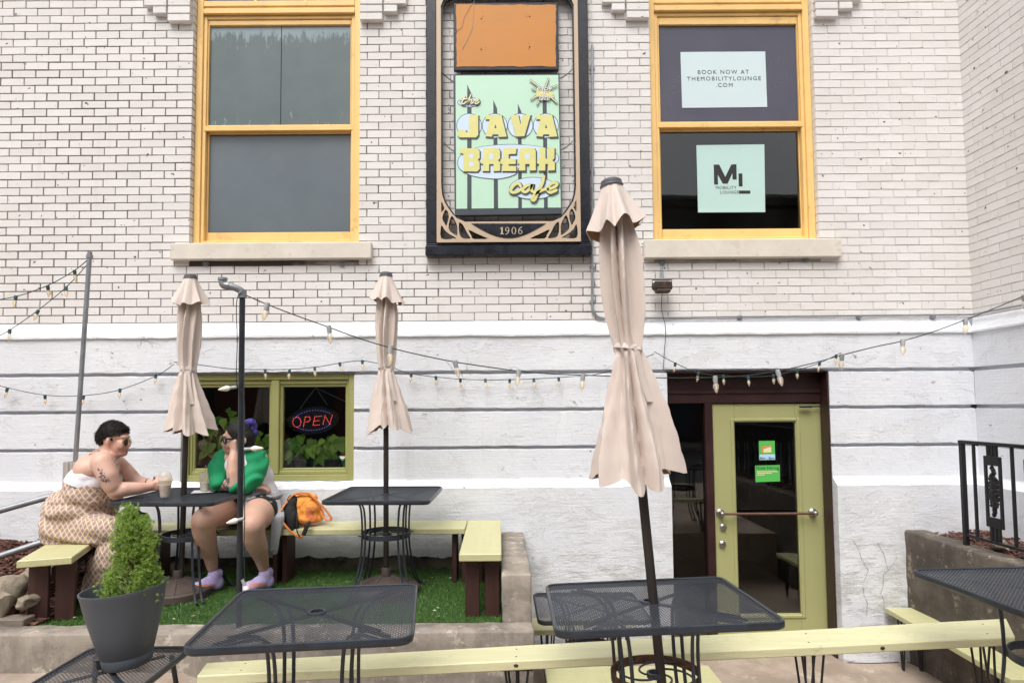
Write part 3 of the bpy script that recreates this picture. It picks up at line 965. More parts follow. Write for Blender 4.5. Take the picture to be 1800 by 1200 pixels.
letters = [
 ([(165,352),(243,352),(243,520),(225,540),(85,540),(68,522),(75,478),(140,478),(140,497),(165,497)], None),
 (A1, [[(388,428),(379,462),(398,462)]]),
 ([(515,352),(580,352),(600,430),(618,352),(685,350),(632,530),(560,533)], None),
 ([(x+427,y) for x,y in A1], [[(815,428),(806,462),(825,462)]]),
 ([(92,632),(235,632),(255,655),(255,710),(240,730),(255,750),(255,805),(235,828),(118,826),(118,680),(92,670)], [[(170,680),(200,680),(200,712),(170,712)],[(170,750),(205,750),(205,785),(170,785)]]),
 ([(288,632),(415,632),(428,655),(428,715),(410,735),(428,750),(428,822),(372,824),(372,765),(335,765),(335,824),(280,824),(285,765),(265,760),(268,722),(288,722)], [[(336,680),(368,680),(368,722),(336,722)]]),
 ([(455,632),(565,632),(560,680),(500,682),(500,720),(560,722),(560,765),(500,766),(500,780),(562,782),(562,824),(445,824),(447,765),(430,762),(432,722),(452,720)], None),
 ([(600,632),(715,630),(728,655),(728,818),(675,820),(675,765),(640,765),(640,820),(585,820),(590,765),(575,760),(578,722),(592,720),(590,650)], [[(640,678),(672,678),(672,722),(640,722)]]),
 ([(762,630),(808,630),(810,720),(830,720),(832,630),(885,630),(885,715),(868,735),(888,755),(888,818),(832,820),(830,765),(808,765),(808,820),(752,820),(755,765),(738,760),(740,722),(760,720)], None)]
def grow(pts, g):
    n = len(pts); out = []
    ar = sum(pts[i][0]*pts[(i+1)%n][1]-pts[(i+1)%n][0]*pts[i][1] for i in range(n))
    s = 1 if ar > 0 else -1
    for i in range(n):
        a, b, c = pts[i-1], pts[i], pts[(i+1)%n]
        e1 = (b[0]-a[0], b[1]-a[1]); e2 = (c[0]-b[0], c[1]-b[1])
        l1 = math.hypot(*e1); l2 = math.hypot(*e2)
        n1 = (e1[1]/l1*s, -e1[0]/l1*s); n2 = (e2[1]/l2*s, -e2[0]/l2*s)
        k = 1 + n1[0]*n2[0]+n1[1]*n2[1]
        k = max(k, .5)
        out.append((b[0]+(n1[0]+n2[0])/k*g, b[1]+(n1[1]+n2[1])/k*g))
    return out
for pts, h in letters:
    flat([(x+7,y+8) for x,y in grow(pts,5)], SL)
lay[0] -= .0004
for pts, h in letters:
    flat(pts, YE)
    if h:
        for hh in h:
            flat(hh, SL if len(hh)==3 else PB)
def script(strokes, w, wd, dx, dy, mfront, mback):
    lay[0] -= .0002
    for st in strokes:
        lay[0] -= .00006
        add_stroke(mb, [Z7(x+dx,y+dy) for x,y in smooth2(st,5)], wd/4.8/205, lay[0], lay[0]+.0002, mback)
    lay[0] -= .0003
    for st in strokes:
        lay[0] -= .00006
        add_stroke(mb, [Z7(x,y) for x,y in smooth2(st,5)], w/4.8/205, lay[0], lay[0]+.0002, mfront)
script([[(600,950),(582,928),(548,940),(516,985),(532,1003),(570,998),(610,972)],
        [(692,945),(655,943),(615,983),(640,1000),(680,970),(700,935),(690,985),(722,998),(760,965)],
        [(795,868),(782,930),(742,1010),(716,1068),(694,1058),(720,1020),(770,990),(828,968)],
        [(822,982),(880,960),(908,935),(885,922),(845,940),(826,980),(850,1004),(900,985)]], 24, 38, 5, 6, YE, SL)
script([[(128,200),(104,250),(122,258),(142,240)],[(92,226),(150,214)],[(182,182),(150,258),(172,226),(190,226),(182,255),(203,246)],[(206,246),(244,229),(230,219),(210,240),(226,258),(250,244)]], 11, 18, 3, 3, CR, SL)
star = [[(797,150),q] for q in ((684,62),(835,50),(903,106),(690,222),(740,264),(905,250),(880,205),(700,135))]
script(star, 9, 17, 0, 0, CR, SL)
flat([(732,148),(872,160),(868,206),(732,200)], YE)
def txt7(s, c, size, m, mb_):
    x, z = Z7(*c)
    lay[0] -= .0004
    add_text(mb_, s, (x, lay[0], z), size/4.8/205*1.15, SL, .00005, shear=.3, offset=.0022)
    lay[0] -= .0004
    add_text(mb_, s, (x, lay[0], z), size/4.8/205*1.15, m, .00005, shear=.3, offset=.0004)
txt7('early', (795,130), 58, WH, mb); txt7('&', (797,170), 36, WH, mb); txt7('late', (797,210), 58, WH, mb)
sput(mb, 'lettering', [M_SLATE, M_PALEBLUE, M_YPRINT, M_MINT, M_CREAM, M_WPRINT], cb, CO)
def chain(mb, a, b, sag=.012, r=.0022, n=None):
    a, b = V(a), V(b); L = (b-a).length
    n = n or max(3, int(L/.014))
    for i in range(n):
        s = (i+.5)/n
        c = a.lerp(b, s) + V((0,0,-sag*4*s*(1-s)))
        d = (b-a).normalized()
        u = V((0,1,0)) if i % 2 else d.cross(V((0,1,0)))
        mb.tube([c + d*.010*math.cos(t*PI/4) + u*.0055*math.sin(t*PI/4) for t in range(8)], r, 5, closed=True)
for (a, b) in (((776,126),(798,144)),((780,250),(799,266)),((1006,122),(984,138)),((1007,248),(985,264))):
    mb = MB(); chain(mb, P(*a,Y7+.01), P(*b,Y7+.01)); sput(mb, 'chain', [M_BLACKM], cb, CO)

# ================================================================== posters and stickers
M_POSTER = mat('pale_mint_poster', (.62,.74,.77), .35, 0, .03, 2)
M_POSTER2 = mat('mint_poster', (.50,.70,.66), .35, 0, .03, 2)
M_GREENP = plain('bright_green_print', (.10,.50,.10), .5)
M_LBLUE = plain('light_blue_print', (.45,.68,.85), .5)
M_ORP = plain('orange_print', (.65,.28,.08), .5)
def sheet(name, pts, Y, m, label, cat):
    q = [pz(px,py,Y) for px,py in pts]
    c = (sum(p[0] for p in q)/4, Y, min(p[1] for p in q))
    o = empty(name, c, label, cat)
    mb = MB(); mb.prism(q[::-1], Y-.0015, Y, 0)
    return o, c, mb
Yp = .094
o, c, mb = sheet('poster', [(1196,92),(1345,91),(1348.5,188.5),(1199,190)], Yp, 0, 'pale white poster with three lines of booking text in the upper pane', 'poster')
for s, px, py, sz in (('BOOK NOW AT',1271,127.5,8.6),('THEMOBILITYLOUNGE',1272.5,139,8.6),('.COM',1273,150.5,8.6)):
    x,z = pz(px,py,Yp); add_text(mb, s, (x,Yp-.0022,z), sz/205*1.25, 1, .0004, spacing=1.30, offset=0.0)
sput(mb, 'printed_sheet', [M_POSTER, M_INK], o, c)
Yp = .1165
o, c, mb = sheet('poster', [(1224,255.5),(1343.5,254),(1345,373),(1227,373.5)], Yp, 0, 'square mint poster with a large black letter logo in the lower pane', 'poster')
Z6 = lambda a,b: pz(1120+a/2.5, b/2.5, Yp)
def pl6(pts, k=.0004):
    q = [Z6(*p) for p in pts]
    ar = sum(q[i][0]*q[(i+1)%len(q)][1]-q[(i+1)%len(q)][0]*q[i][1] for i in range(len(q)))
    if ar < 0: q.reverse()
    mb.prism(q, Yp-.0025, Yp-.0016, 1)
pl6([(336,724),(360,724),(387,778),(413,724),(436,722),(437,790),(419,790),(418,762),(397,808),(376,808),(354,768),(355,812),(338,812)])
pl6([(445,763),(462,763),(463,820),(446,820)]); pl6([(447,838),(497,838),(497,852),(447,852)])
for s, u_, v_, sz in (('MOBILITY',390,826,6.2),('LOUNGE',405,846,6.2)):
    x,z = Z6(u_,v_); add_text(mb, s, (x,Yp-.0022,z), sz/205*1.30, 1, .0004, spacing=1.12, offset=0.0)
sput(mb, 'printed_sheet', [M_POSTER2, M_INK], o, c)
Yd = .118
DZ = lambda a,b: (1140+a/2.4, 620+b/2.4)
o, c, mb = sheet('notice', [DZ(465,371),DZ(532,370),DZ(534,451),DZ(467,452)], Yd, 0, 'small green and blue opening hours notice, upper of two on the door glass', 'notice')
for pts, m in (([(467,428),(533,427),(534,450),(468,451)],1),([(475,392),(518,390),(519,420),(476,422)],2),([(485,405),(515,396),(518,419),(484,420)],3)):
    q = [pz(*DZ(*p),Yd) for p in pts]; mb.prism(q[::-1], Yd-.0022-.0003*m, Yd-.0016, m)
x,z = pz(*DZ(500,444),Yd); add_text(mb,'8am - 8pm',(x,Yd-.003,z),4.6/205*1.3,4,.0003,offset=0.0003)
x,z = pz(*DZ(500,384),Yd); add_text(mb,'OPEN DAILY',(x,Yd-.003,z),2.6/205*1.3,3,.0003) if False else None
sput(mb, 'printed_sheet', [M_GREENP, M_LBLUE, M_ORP, M_CREAM, M_INK], o, c)
o, c, mb = sheet('notice', [DZ(449,475),DZ(553,472),DZ(555,541),DZ(451,545)], Yd, 0, 'wide green hiring notice, lower of two on the door glass', 'notice')
x,z = pz(*DZ(501,485),Yd); add_text(mb,'Now Hiring',(x,Yd-.0022,z),7.2/205*1.2,1,.0003,offset=0.0)
for k,(a,b) in enumerate(((457,545),(457,520),(457,490))):
    q = [pz(*DZ(*p),Yd) for p in ((a,499+k*7),(b,498+k*7),(b,501+k*7),(a,502+k*7))]; mb.prism(q[::-1], Yd-.0022, Yd-.0016, 2)
sput(mb, 'printed_sheet', [M_GREENP, M_INK, M_CREAM], o, c)

# ================================================================== lamp, conduit, wires on the wall
fl = empty('floodlight', P(1163,470,0), 'small rusty brown floodlight hanging by chain under the right window sill', 'floodlight')
FO = tuple(fl.location)
M_RUST = mat('rusty_brown_metal', (.06,.04,.032), .6, .3, .4, 14, .4, 80, c2=(.13,.065,.035), th=(.55,.68))
p = P(1164,503,-.12)
mb = MB()
mb.box((p.x-.075,-.16,p.z-.035),(p.x+.075,-.07,p.z+.04),0,None,.014)
mb.box((p.x-.062,-.175,p.z-.062),(p.x+.06,-.10,p.z-.03),0,None,.01)
for s in (-1,1): mb.lathe([(0,0),(.022,0),(.022,.014),(0,.014)],12,0,Matrix.Translation((p.x+s*.076-.007,-.115,p.z-.005)) @ Matrix.Rotation(PI/2,4,'Y'))
sput(mb, 'housing', [M_RUST], fl, FO)
mb = MB(); mb.tube([(p.x-.082,-.115,p.z),(p.x-.082,-.115,p.z+.055),(p.x+.082,-.115,p.z+.055),(p.x+.082,-.115,p.z)],.005,6)
sput(mb, 'bracket', [M_BLACKM], fl, FO)
mb = MB()
for dx in (-.016,0,.014): chain(mb, P(1163+dx*100,468,-.03), (p.x+dx,-.115,p.z+.055), 0, .0025)
sput(mb, 'chain', [M_GALV], fl, FO)
mb = MB()
mb.tube(smooth2([tuple(P(*q,-.09)) for q in ((1164,515),(1163,530),(1164,550),(1169,570),(1170,590),(1168,615),(1166,650))],4), .0028, 6)
sput(mb, 'cable', [M_BLACKM], fl, FO)
# conduits
mb = MB()
mb.tube(smooth2([tuple(P(*q,-.025)) for q in ((1041,80),(1041,300),(1041,525),(1043,545),(1050,556),(1062,559))],5), .011, 10)
for py in (120,300,470,530): q = P(1041,py,-.02); mb.box((q.x-.022,-.02,q.z-.012),(q.x+.022,-.0,q.z+.012),0,None,.003)
c_ = mb.build('conduit', [M_GALV]); tag(c_, 'grey vertical conduit bending at its foot beside the cafe sign frame', 'conduit')
mb = MB()
mb.tube([P(1062,559,-.03),P(1690,553,-.03),(WX1-.04,-.05,2.645),(WX1-.035,-1.8,2.645)], .0085, 8)
for px in (1130,1300,1510,1640): q = P(px,557,-.02); mb.box((q.x-.02,-.035,q.z-.012),(q.x+.02,-.005,q.z+.014),0,None,.003)
c_ = mb.build('conduit', [M_GALV]); tag(c_, 'thin grey horizontal conduit along the foot of the brick on the right', 'conduit')

# ================================================================== open sign and window plants
Yo = .075
os_ = empty('open_sign', P(551,760,Yo), 'oval black OPEN sign with red and blue dot lights hanging in the basement window', 'sign')
OS = tuple(os_.location)
M_SIGNBLK = plain('black_acrylic', (.025,.025,.03), .25)
M_RED = plain('red_led', (.3,.0,.0), .4, 0, (1,.12,.09), 1.5)
M_BLUE = plain('blue_led', (.02,.02,.3), .4, 0, (.2,.22,1), .9)
Z3 = lambda a,b: pz(300+a/5, 640+b/5, Yo)
cx, cz = Z3(1255,492)
tilt = rad(5)
def rot2(u_, v_): return (cx+u_*math.cos(tilt)-v_*math.sin(tilt), cz+u_*math.sin(tilt)+v_*math.cos(tilt))
S = 5/5/5/201
mb = MB(); mb.prism([rot2(p[0],p[1]) for p in ell(0,0,.222,.118,48)], Yo, Yo+.025, 0)
sput(mb, 'panel', [M_SIGNBLK], os_, OS)
def dots(poly, step):
    out = []; acc = 0
    for i in range(len(poly)-1):
        a, b = poly[i], poly[i+1]; L = math.hypot(b[0]-a[0], b[1]-a[1])
        while acc <= L:
            out.append((a[0]+(b[0]-a[0])*acc/L, a[1]+(b[1]-a[1])*acc/L)); acc += step
        acc -= L
    return out
mb = MB()
O_ = [(1110+36*math.cos(t*PI/12)+0*0, 508+44*math.sin(t*PI/12)) for t in range(25)]
let = [O_, [(1168,545),(1185,462)], [(1185,462),(1222,460),(1228,485),(1215,502),(1180,508)], [(1325,455),(1268,460),(1252,535),(1308,532)], [(1262,498),(1305,494)], [(1340,527),(1358,450)], [(1358,450),(1398,525)], [(1398,525),(1422,445)]]
for st in let:
    for (a_, b_) in dots(st, 13.5):
        x, z = Z3(a_, b_); mb.ellipsoid((x,Yo-.003,z),(.0031,.003,.0031),0,6,4)
sput(mb, 'lettering', [M_RED], os_, OS)
mb = MB()
for k in range(44):
    t = 2*PI*k/44
    if abs(math.sin(t)) < .45: continue
    x, z = rot2(.172*math.cos(t), .085*math.sin(t)); mb.ellipsoid((x,Yo-.003,z),(.003,.003,.003),0,6,4)
sput(mb, 'blue_border', [M_BLUE], os_, OS)
mb = MB()
for a_, b_ in (((1135,385),(1270,208)),((1375,360),(1275,208)),((1275,208),(1550,335))):
    q, r_ = Z3(*a_), Z3(*b_); mb.tube([(q[0],Yo+.01,q[1]),(r_[0],Yo+.01,r_[1])], .0025, 5)
sput(mb, 'hanging_cord', [M_GALV], os_, OS)

def leaf_mat(name, c1, c2, rough=.35):
    m, t, b = nt(name)
    geo = t.nodes.new('ShaderNodeNewGeometry')
    c = ramp(t, geo.outputs['Random Per Island'], [(0,c1),(.6,c2),(1,tuple(x*1.35 for x in c2))])
    t.links.new(c, b.inputs['Base Color'])
    setin(b, Roughness=rough, Transmission_Weight=0.0)
    return m
M_LEAF = leaf_mat('pothos_leaf', (.12,.36,.045), (.36,.62,.10))
M_STEM = plain('plant_stem', (.10,.16,.04), .6)
def heart_leaf(mb, c, n, up, s, m=0, fold=.25):
    n = V(n).normalized(); up = (V(up)-n*V(up).dot(n)).normalized(); r = up.cross(n)
    half = [(0,.42),(.22,.52),(.43,.38),(.47,.08),(.33,-.28),(.12,-.60),(0,-.78)]
    vs = []; fs = []
    mid = [V(c)+up*(.42-1.2*i/6)*s - n*.04*s*math.sin(PI*i/6) for i in range(7)]
    L = [V(c)+up*h[1]*s - r*h[0]*s + n*fold*abs(h[0])*s*.6 for h in half]
    Rr = [V(c)+up*h[1]*s + r*h[0]*s + n*fold*abs(h[0])*s*.6 for h in half]
    mid[0] = V(c)+up*.40*s; 
    vs = mid+L+Rr
    for i in range(6):
        fs.append((i, 7+i, 7+i+1, i+1)); fs.append((i, i+1, 14+i+1, 14+i))
    mb.add(vs, fs, m, True)
def pothos(x, y, z0, w, h, n, seed, label):
    r = random.Random(seed)
    o = empty('potted_plant', (x, y, z0), label, 'plant', 'trailing plants inside the basement window')
    mb = MB(); mb.lathe([(.05,0),(.075,.11),(.08,.12),(.07,.118),(.065,.10),(0,.10)], 20, capb=True); mb.build('pot', [M_SIGNBLK], o)
    lf, st = MB(), MB()
    for i in range(n):
        a = r.uniform(-1,1); c = V((a*w, r.uniform(-.045,.06), .08 + h*r.random()**.8*(1-.35*abs(a))))
        nn = V((r.uniform(-.5,.5), -1, r.uniform(-.05,.8)))
        heart_leaf(lf, c, nn, (r.uniform(-.7,.7), 0, 1), r.uniform(.055,.09), 0)
        st.tube(smooth2([(0,0,.10),(c.x*.5,c.y*.5+.03,c.z*.75+.05),(c.x,c.y+.01,c.z+.02)],4), .0025, 5)
    lf.build('foliage', [M_LEAF], o); st.build('stem', [M_STEM], o)
zc = BW[2]+.05
mb = MB(); mb.box((BW[0]+.02,.11,zc-.06),(BW[1]-.02,.45,zc),0,None,.004)
sh = mb.build('window_shelf', [M_MAROON], BWIN)
pothos(P(390,800,.1).x, .125, zc, .17, .52, 64, 1, 'tall trailing plant behind the person in the left basement pane')
pothos(P(450,800,.1).x, .125, zc, .11, .34, 34, 7, 'leafy plant at the middle post inside the left basement pane')
pothos(P(525,800,.1).x, .125, zc, .15, .24, 44, 2, 'bushy plant in the left corner of the basement pane with the open sign')
pothos(P(585,800,.1).x, .125, zc, .14, .28, 44, 3, 'bushy plant in the right corner of the basement pane with the open sign')
mb = MB()
q = [pz(*p,.035) for p in ((596,801),(608,801),(602,811))]
def tri(f0,f1,m):
    a=[(q[0][0]+(q[2][0]-q[0][0])*f, q[0][1]+(q[2][1]-q[0][1])*f) for f in (f0,f1)]
    b=[(q[1][0]+(q[2][0]-q[1][0])*f, q[1][1]+(q[2][1]-q[1][1])*f) for f in (f0,f1)]
    mb.prism([a[1],b[1],b[0],a[0]] if f1 < .99 else [a[1],b[0],a[0]], .034, .0355, m)
for i in range(5): tri(i/5,(i+1)/5,i)
st_ = mb.build('window_sticker', [plain('pink_print',(.6,.3,.3)),M_WPRINT,M_GREENP,plain('teal_print',(.05,.35,.4)),plain('navy_print',(.03,.05,.3))])
tag(st_, 'small striped triangular sticker in the corner of the basement window', 'sticker')
# ================================================================== ground
def concrete(name, c, dark, light, scale=2.0):
    m, t, b = nt(name)
    vec = coord(t, 'Object')
    n1 = noisetex(t, vec, scale, 7, .62)
    cc = ramp(t, n1, [(.3, tuple(x*.8 for x in c)), (.7, tuple(x*1.15 for x in c))])
    n2 = noisetex(t, coord(t,'Object',(1,1,1),(4,7,2)), scale*1.7, 8, .7)
    cc = mixc(t, ramp(t, n2, [(.44,(0,0,0)),(.62,(.9,.9,.9))]), cc, dark)
    n3 = noisetex(t, coord(t,'Object',(1,1,1),(9,1,5)), scale*3.5, 8, .72)
    cc = mixc(t, ramp(t, n3, [(.575,(0,0,0)),(.62,(.9,.9,.9))]), cc, light)
    n4 = noisetex(t, vec, 60, 3, .6)
    cc = mixc(t, ramp(t, n4, [(.6,(0,0,0)),(.75,(.4,.4,.4))]), cc, tuple(x*.6 for x in c))
    dr = noisetex(t, coord(t,'Object',(4,4,.5)), 2.2, 6, .65)
    cc = mixc(t, ramp(t, dr, [(.46,(0,0,0)),(.70,(.6,.6,.6))]), cc, dark)
    t.links.new(cc, b.inputs['Base Color'])
    setin(b, Roughness=.88, Specular_IOR_Level=.3)
    h = math_(t, 'ADD', math_(t,'MULTIPLY',n3,.5), math_(t,'MULTIPLY',noisetex(t, vec, 90, 6, .7),.5))
    bump(t, b, h, .6, .01)
    return m
M_PATIO = concrete('patio_concrete', (.40,.325,.26), (.29,.23,.185), (.50,.43,.36), 1.6)
M_CURB = concrete('old_concrete', (.36,.315,.265), (.17,.15,.13), (.52,.46,.39), 2.4)
M_RETAIN = concrete('weathered_concrete', (.16,.135,.11), (.075,.066,.058), (.34,.29,.22), 2.2)
M_ASPH = mat('asphalt', (.05,.05,.052), .9, 0, .2, 3, .4, 90)

mb = MB()
FZ = .33
mb.quad((-14,-6.6,FZ),(9,-6.6,FZ),(9,-2.0,FZ),(-14,-2.0,FZ))
mb.quad((-14,-2.0,FZ),(-1.9,-2.0,FZ),(-1.9,.02,.41),(-14,.02,.41))
mb.quad((-1.9,-2.0,FZ),(.2,-2.0,-.22),(.2,.2,-.22),(-1.9,.2,.41))
mb.quad((.2,-2.0,-.22),(4.2,-2.0,-.22),(4.2,.3,-.22),(.2,.3,-.22))
mb.quad((-1.9,-2.0,FZ),(4.2,-2.0,FZ),(4.2,-2.0,-.22),(.2,-2.0,-.22))
mb.quad((4.2,-2.0,-.3),(4.2,-2.0,.33),(4.2,.3,.33),(4.2,.3,-.3))
tag(mb.build('patio_pavement', [M_PATIO]), kind='structure')
# cracks / joint where slab meets the wall
mb = MB()
mb.tube(smooth2([(2.83,-.125,-.218),(3.0,-.14,-.218),(3.2,-.13,-.218),(3.33,-.135,-.218),(3.37,-.5,-.218),(3.38,-1.2,-.218)],5), .006, 5, flat=.4)
tag(mb.build('pavement_joint', [M_DARK]), kind='structure')
mb = MB()
mb.quad((-60,-17,.17),(60,-17,.17),(60,-6.6,.17),(-60,-6.6,.17))
tag(mb.build('road', [M_ASPH]), kind='structure')
mb = MB()
mb.box((-60,-6.75,.0),(60,-6.6,.326),0,None,.015); mb.box((-60,-17.15,.0),(60,-17,.31),0,None,.015)
mb.quad((-60,-60,.31),(60,-60,.31),(60,-17.15,.31),(-60,-17.15,.31))
mb.quad((-60,-6.6,.325),(-14,-6.6,.325),(-14,3,.325),(-60,3,.325)); mb.quad((9,-6.6,.325),(60,-6.6,.325),(60,3,.325),(9,3,.325))
tag(mb.build('pavement_kerb', [M_CURB]), kind='structure')

# terrace with artificial turf
TZ = .545
M_TURFB = mat('turf_backing', (.030,.075,.014), .9, 0, .25, 9)
mb = MB(); mb.quad((-2.95,-1.40,TZ),(.0,-1.40,TZ),(.0,-.06,TZ),(-2.95,-.06,TZ))
mb.quad((-2.95,-1.40,.3),(.0,-1.40,.3),(.0,-1.40,TZ),(-2.95,-1.40,TZ))
tag(mb.build('terrace_ground', [M_TURFB]), kind='structure')
M_GRASS = leaf_mat('turf_blade', (.030,.085,.012), (.075,.165,.024), .5)
def turf():
    r = np.random.default_rng(2); n = 52000
    x = r.uniform(-2.93,-.005,n); y = r.uniform(-1.40,-.07,n)
    jag = .012*np.sin(x*9)+.012*np.sin(x*23)
    k = y > -1.395+jag*0; x, y = x[k], y[k]; n = len(x)
    h = r.uniform(.008,.024,n); a = r.uniform(0,2*np.pi,n); l = r.uniform(0,.016,n); b = r.uniform(0,2*np.pi,n)
    w = .0022
    z = TZ-.001
    v = np.zeros((n,3,3))
    v[:,0]=np.stack([x-w*np.cos(a),y-w*np.sin(a),np.full(n,z)],1); v[:,1]=np.stack([x+w*np.cos(a),y+w*np.sin(a),np.full(n,z)],1)
    v[:,2]=np.stack([x+l*np.cos(b),y+l*np.sin(b),z+h],1)
    me = bpy.data.meshes.new('turf')
    me.from_pydata(v.reshape(-1,3).tolist(), [], np.arange(n*3).reshape(-1,3).tolist())
    me.materials.append(M_GRASS)
    tag(put('artificial_turf', me), 'green artificial turf covering the terrace under the benches', kind='stuff')
turf()
r_ = random.Random(21); mb = MB()
for k in range(70):
    x, y = r_.uniform(-2.8,-.1), r_.uniform(-1.36,-.15); a = r_.uniform(0,6.3); l = r_.uniform(.006,.014)
    M_ = Matrix.Translation((x,y,TZ+.022)) @ Euler((r_.uniform(-.5,.5),r_.uniform(-.5,.5),a)).to_matrix().to_4x4()
    mb.add([(-l,0,0),(0,-l*.5,.002),(l,0,0),(0,l*.5,.002)], [(0,1,2,3)], k%2, False, M_)
tag(mb.build('fallen_petals', [plain('pale_petal',(.60,.55,.48),.8), plain('dry_leaf',(.30,.20,.09),.8)]), 'scattered pale petals and dry leaf bits on the turf', kind='stuff')
# low terrace wall and pier
def rough_box(mb, lo, hi, step=.05, amp=.006, seed=0, m=0, bv=.012):
    bm = bmesh.new()
    bmesh.ops.create_cube(bm, size=1)
    for v in bm.verts: v.co = V([lo[i]+(hi[i]-lo[i])*(v.co[i]+.5) for i in range(3)])
    bmesh.ops.bevel(bm, geom=bm.edges[:], offset=bv, segments=2, affect='EDGES', profile=.5)
    for ax in range(3):
        a = lo[ax]+bv*2; n = int((hi[ax]-lo[ax]-4*bv)/step)
        for i in range(1, n):
            nrm = [0,0,0]; nrm[ax] = 1
            co = [0,0,0]; co[ax] = a+(hi[ax]-lo[ax]-4*bv)*i/n
            bmesh.ops.bisect_plane(bm, geom=bm.verts[:]+bm.edges[:]+bm.faces[:], plane_co=co, plane_no=nrm)
    bm.normal_update()
    for v in bm.verts:
        d = mnoise.noise(v.co*9+V((seed,0,0)))*amp + mnoise.noise(v.co*31+V((0,seed,0)))*amp*.5
        v.co += v.normal*d
    bm.verts.index_update()
    mb.add([v.co.copy() for v in bm.verts], [tuple(v.index for v in f.verts) for f in bm.faces], m, True)
    bm.free()
mb = MB(); rough_box(mb, (-5.2,-1.55,-.4), (.19,-1.39,.57), .06, .007, 3)
tag(mb.build('terrace_wall', [M_CURB], angle=60), 'low weathered concrete kerb wall along the front of the turf terrace', 'low wall')
mb = MB(); rough_box(mb, (.005,-1.385,-.4), (.19,-.09,.855), .06, .006, 8)
tag(mb.build('terrace_pier', [M_CURB], angle=60), 'short concrete stub wall at the right end of the turf terrace', 'low wall')
mb = MB(); rough_box(mb, (3.345,-4.6,-.4), (3.52,-.09,.845), .08, .007, 5, 0, .016)
tag(mb.build('retaining_wall', [M_RETAIN], angle=60), 'dark stained concrete retaining wall running out from the building on the right', 'retaining wall')

# mulch beds
M_MULCH = leaf_mat('bark_mulch', (.045,.022,.016), (.14,.062,.045), .9)
M_SOIL = mat('soil', (.055,.035,.025), .95, 0, .3, 8, .8, 30)
def bed(name, x0,x1,y0,y1,zf,n,seed,label):
    nx, ny = 24, 16; mb = MB(); vs=[]
    for j in range(ny+1):
        for i in range(nx+1):
            x=x0+(x1-x0)*i/nx; y=y0+(y1-y0)*j/ny; vs.append((x,y,zf(x,y)+.02*mnoise.noise((x*5,y*5,seed))))
    mb.add(vs,[(j*(nx+1)+i,j*(nx+1)+i+1,(j+1)*(nx+1)+i+1,(j+1)*(nx+1)+i) for j in range(ny) for i in range(nx)],0,True)
    tag(mb.build(name+'_ground', [M_SOIL]), kind='structure')
    r = random.Random(seed); mb = MB()
    for k in range(n):
        x=r.uniform(x0,x1); y=r.uniform(y0,y1); z=zf(x,y)+.02*mnoise.noise((x*5,y*5,seed))
        L=r.uniform(.012,.045); W=r.uniform(.005,.011)
        M=Matrix.Translation((x,y,z+r.uniform(.0,.014))) @ Euler((r.uniform(-.5,.5),r.uniform(-.5,.5),r.uniform(0,6.3))).to_matrix().to_4x4()
        mb.box((-L,-W,-.0025),(L,W,.0025),0,M)
    tag(mb.build('bark_mulch', [M_MULCH]), label, kind='stuff')
bed('left_bed', -5.0,-2.90,-1.37,-.07, lambda x,y: .56+.24*max(0,min(1,(y+1.25)/1.1)), 7000, 11, 'reddish bark mulch in the bed left of the turf')
bed('right_bed', 3.50,4.10,-4.5,-.06, lambda x,y: .795+.07*(x-3.5), 3200, 12, 'reddish bark mulch in the raised bed behind the iron railing')
M_ROCK = mat('tan_rock', (.27,.225,.17), .9, 0, .3, 7, .7, 40, c2=(.13,.115,.095), th=(.5,.68))
def rock(loc, s, seed, label, rot=0):
    bm = bmesh.new(); bmesh.ops.create_icosphere(bm, subdivisions=3, radius=1)
    for v in bm.verts:
        p = v.co.copy()
        d = 1+.35*mnoise.noise(p*1.3+V((seed*3.7,0,0)))+.12*mnoise.noise(p*4+V((0,seed,0)))
        for q in range(5):
            r_ = random.Random(seed*10+q); nn = V((r_.uniform(-1,1),r_.uniform(-1,1),r_.uniform(-1,1))).normalized(); lim=.72
            dd = p.dot(nn)*d
            if dd > lim: v.co -= nn*(dd-lim)*.8
        v.co = V((v.co.x*s[0], v.co.y*s[1], v.co.z*s[2]))*d
    me = bpy.data.meshes.new('rock'); bm.to_mesh(me); bm.free()
    for p in me.polygons: p.use_smooth = True
    me.set_sharp_from_angle(angle=rad(40))
    me.materials.append(M_ROCK)
    o = put('rock', me); o.location = loc; o.rotation_euler = (0,0,rot)
    tag(o, label, 'rock', 'rocks in the mulch beds')
for i,(px,py,Y,s,lb) in enumerate(((18,1028,-1.20,(.10,.09,.10),'pale grey rock at the left edge beside the mulch'),(52,1012,-1.10,(.10,.07,.045),'small tan rock between the grey rock and the bench end'),
      (50,1052,-1.3,(.085,.06,.05),'rounded tan rock in front of the mulch near the edging board'),(78,1006,-.95,(.13,.09,.075),'broad brown rock just left of the bench legs'),(50,985,-.85,(.06,.05,.045),'small brown rock in the mulch under the lower handrail'),(-2,1060,-1.33,(.08,.08,.10),'dark rock cut by the left picture edge above the kerb wall'))):
    p = P(px,py,Y); rock((p.x,p.y,p.z-.01), s, i+1, lb, i)
p = G(1751,957,.87); rock((p.x+.03,p.y,.865),(.10,.055,.035),9,'flat sandy rock lying at the foot of the iron railing',1.2)
mb = MB(); mb.box((-3.9,-.05,-.025),(0,.05,.025),0,None,.006)
o = mb.build('edging_board', [mat('grey_old_wood',(.20,.165,.13),.85,0,.25,5,.5,60,stretch=(1,8,8))]); o.location=(-2.93,-1.36,.585); o.rotation_euler=(0,0,.0)
tag(o, 'old grey timber edging board between the mulch and the kerb wall', 'board')

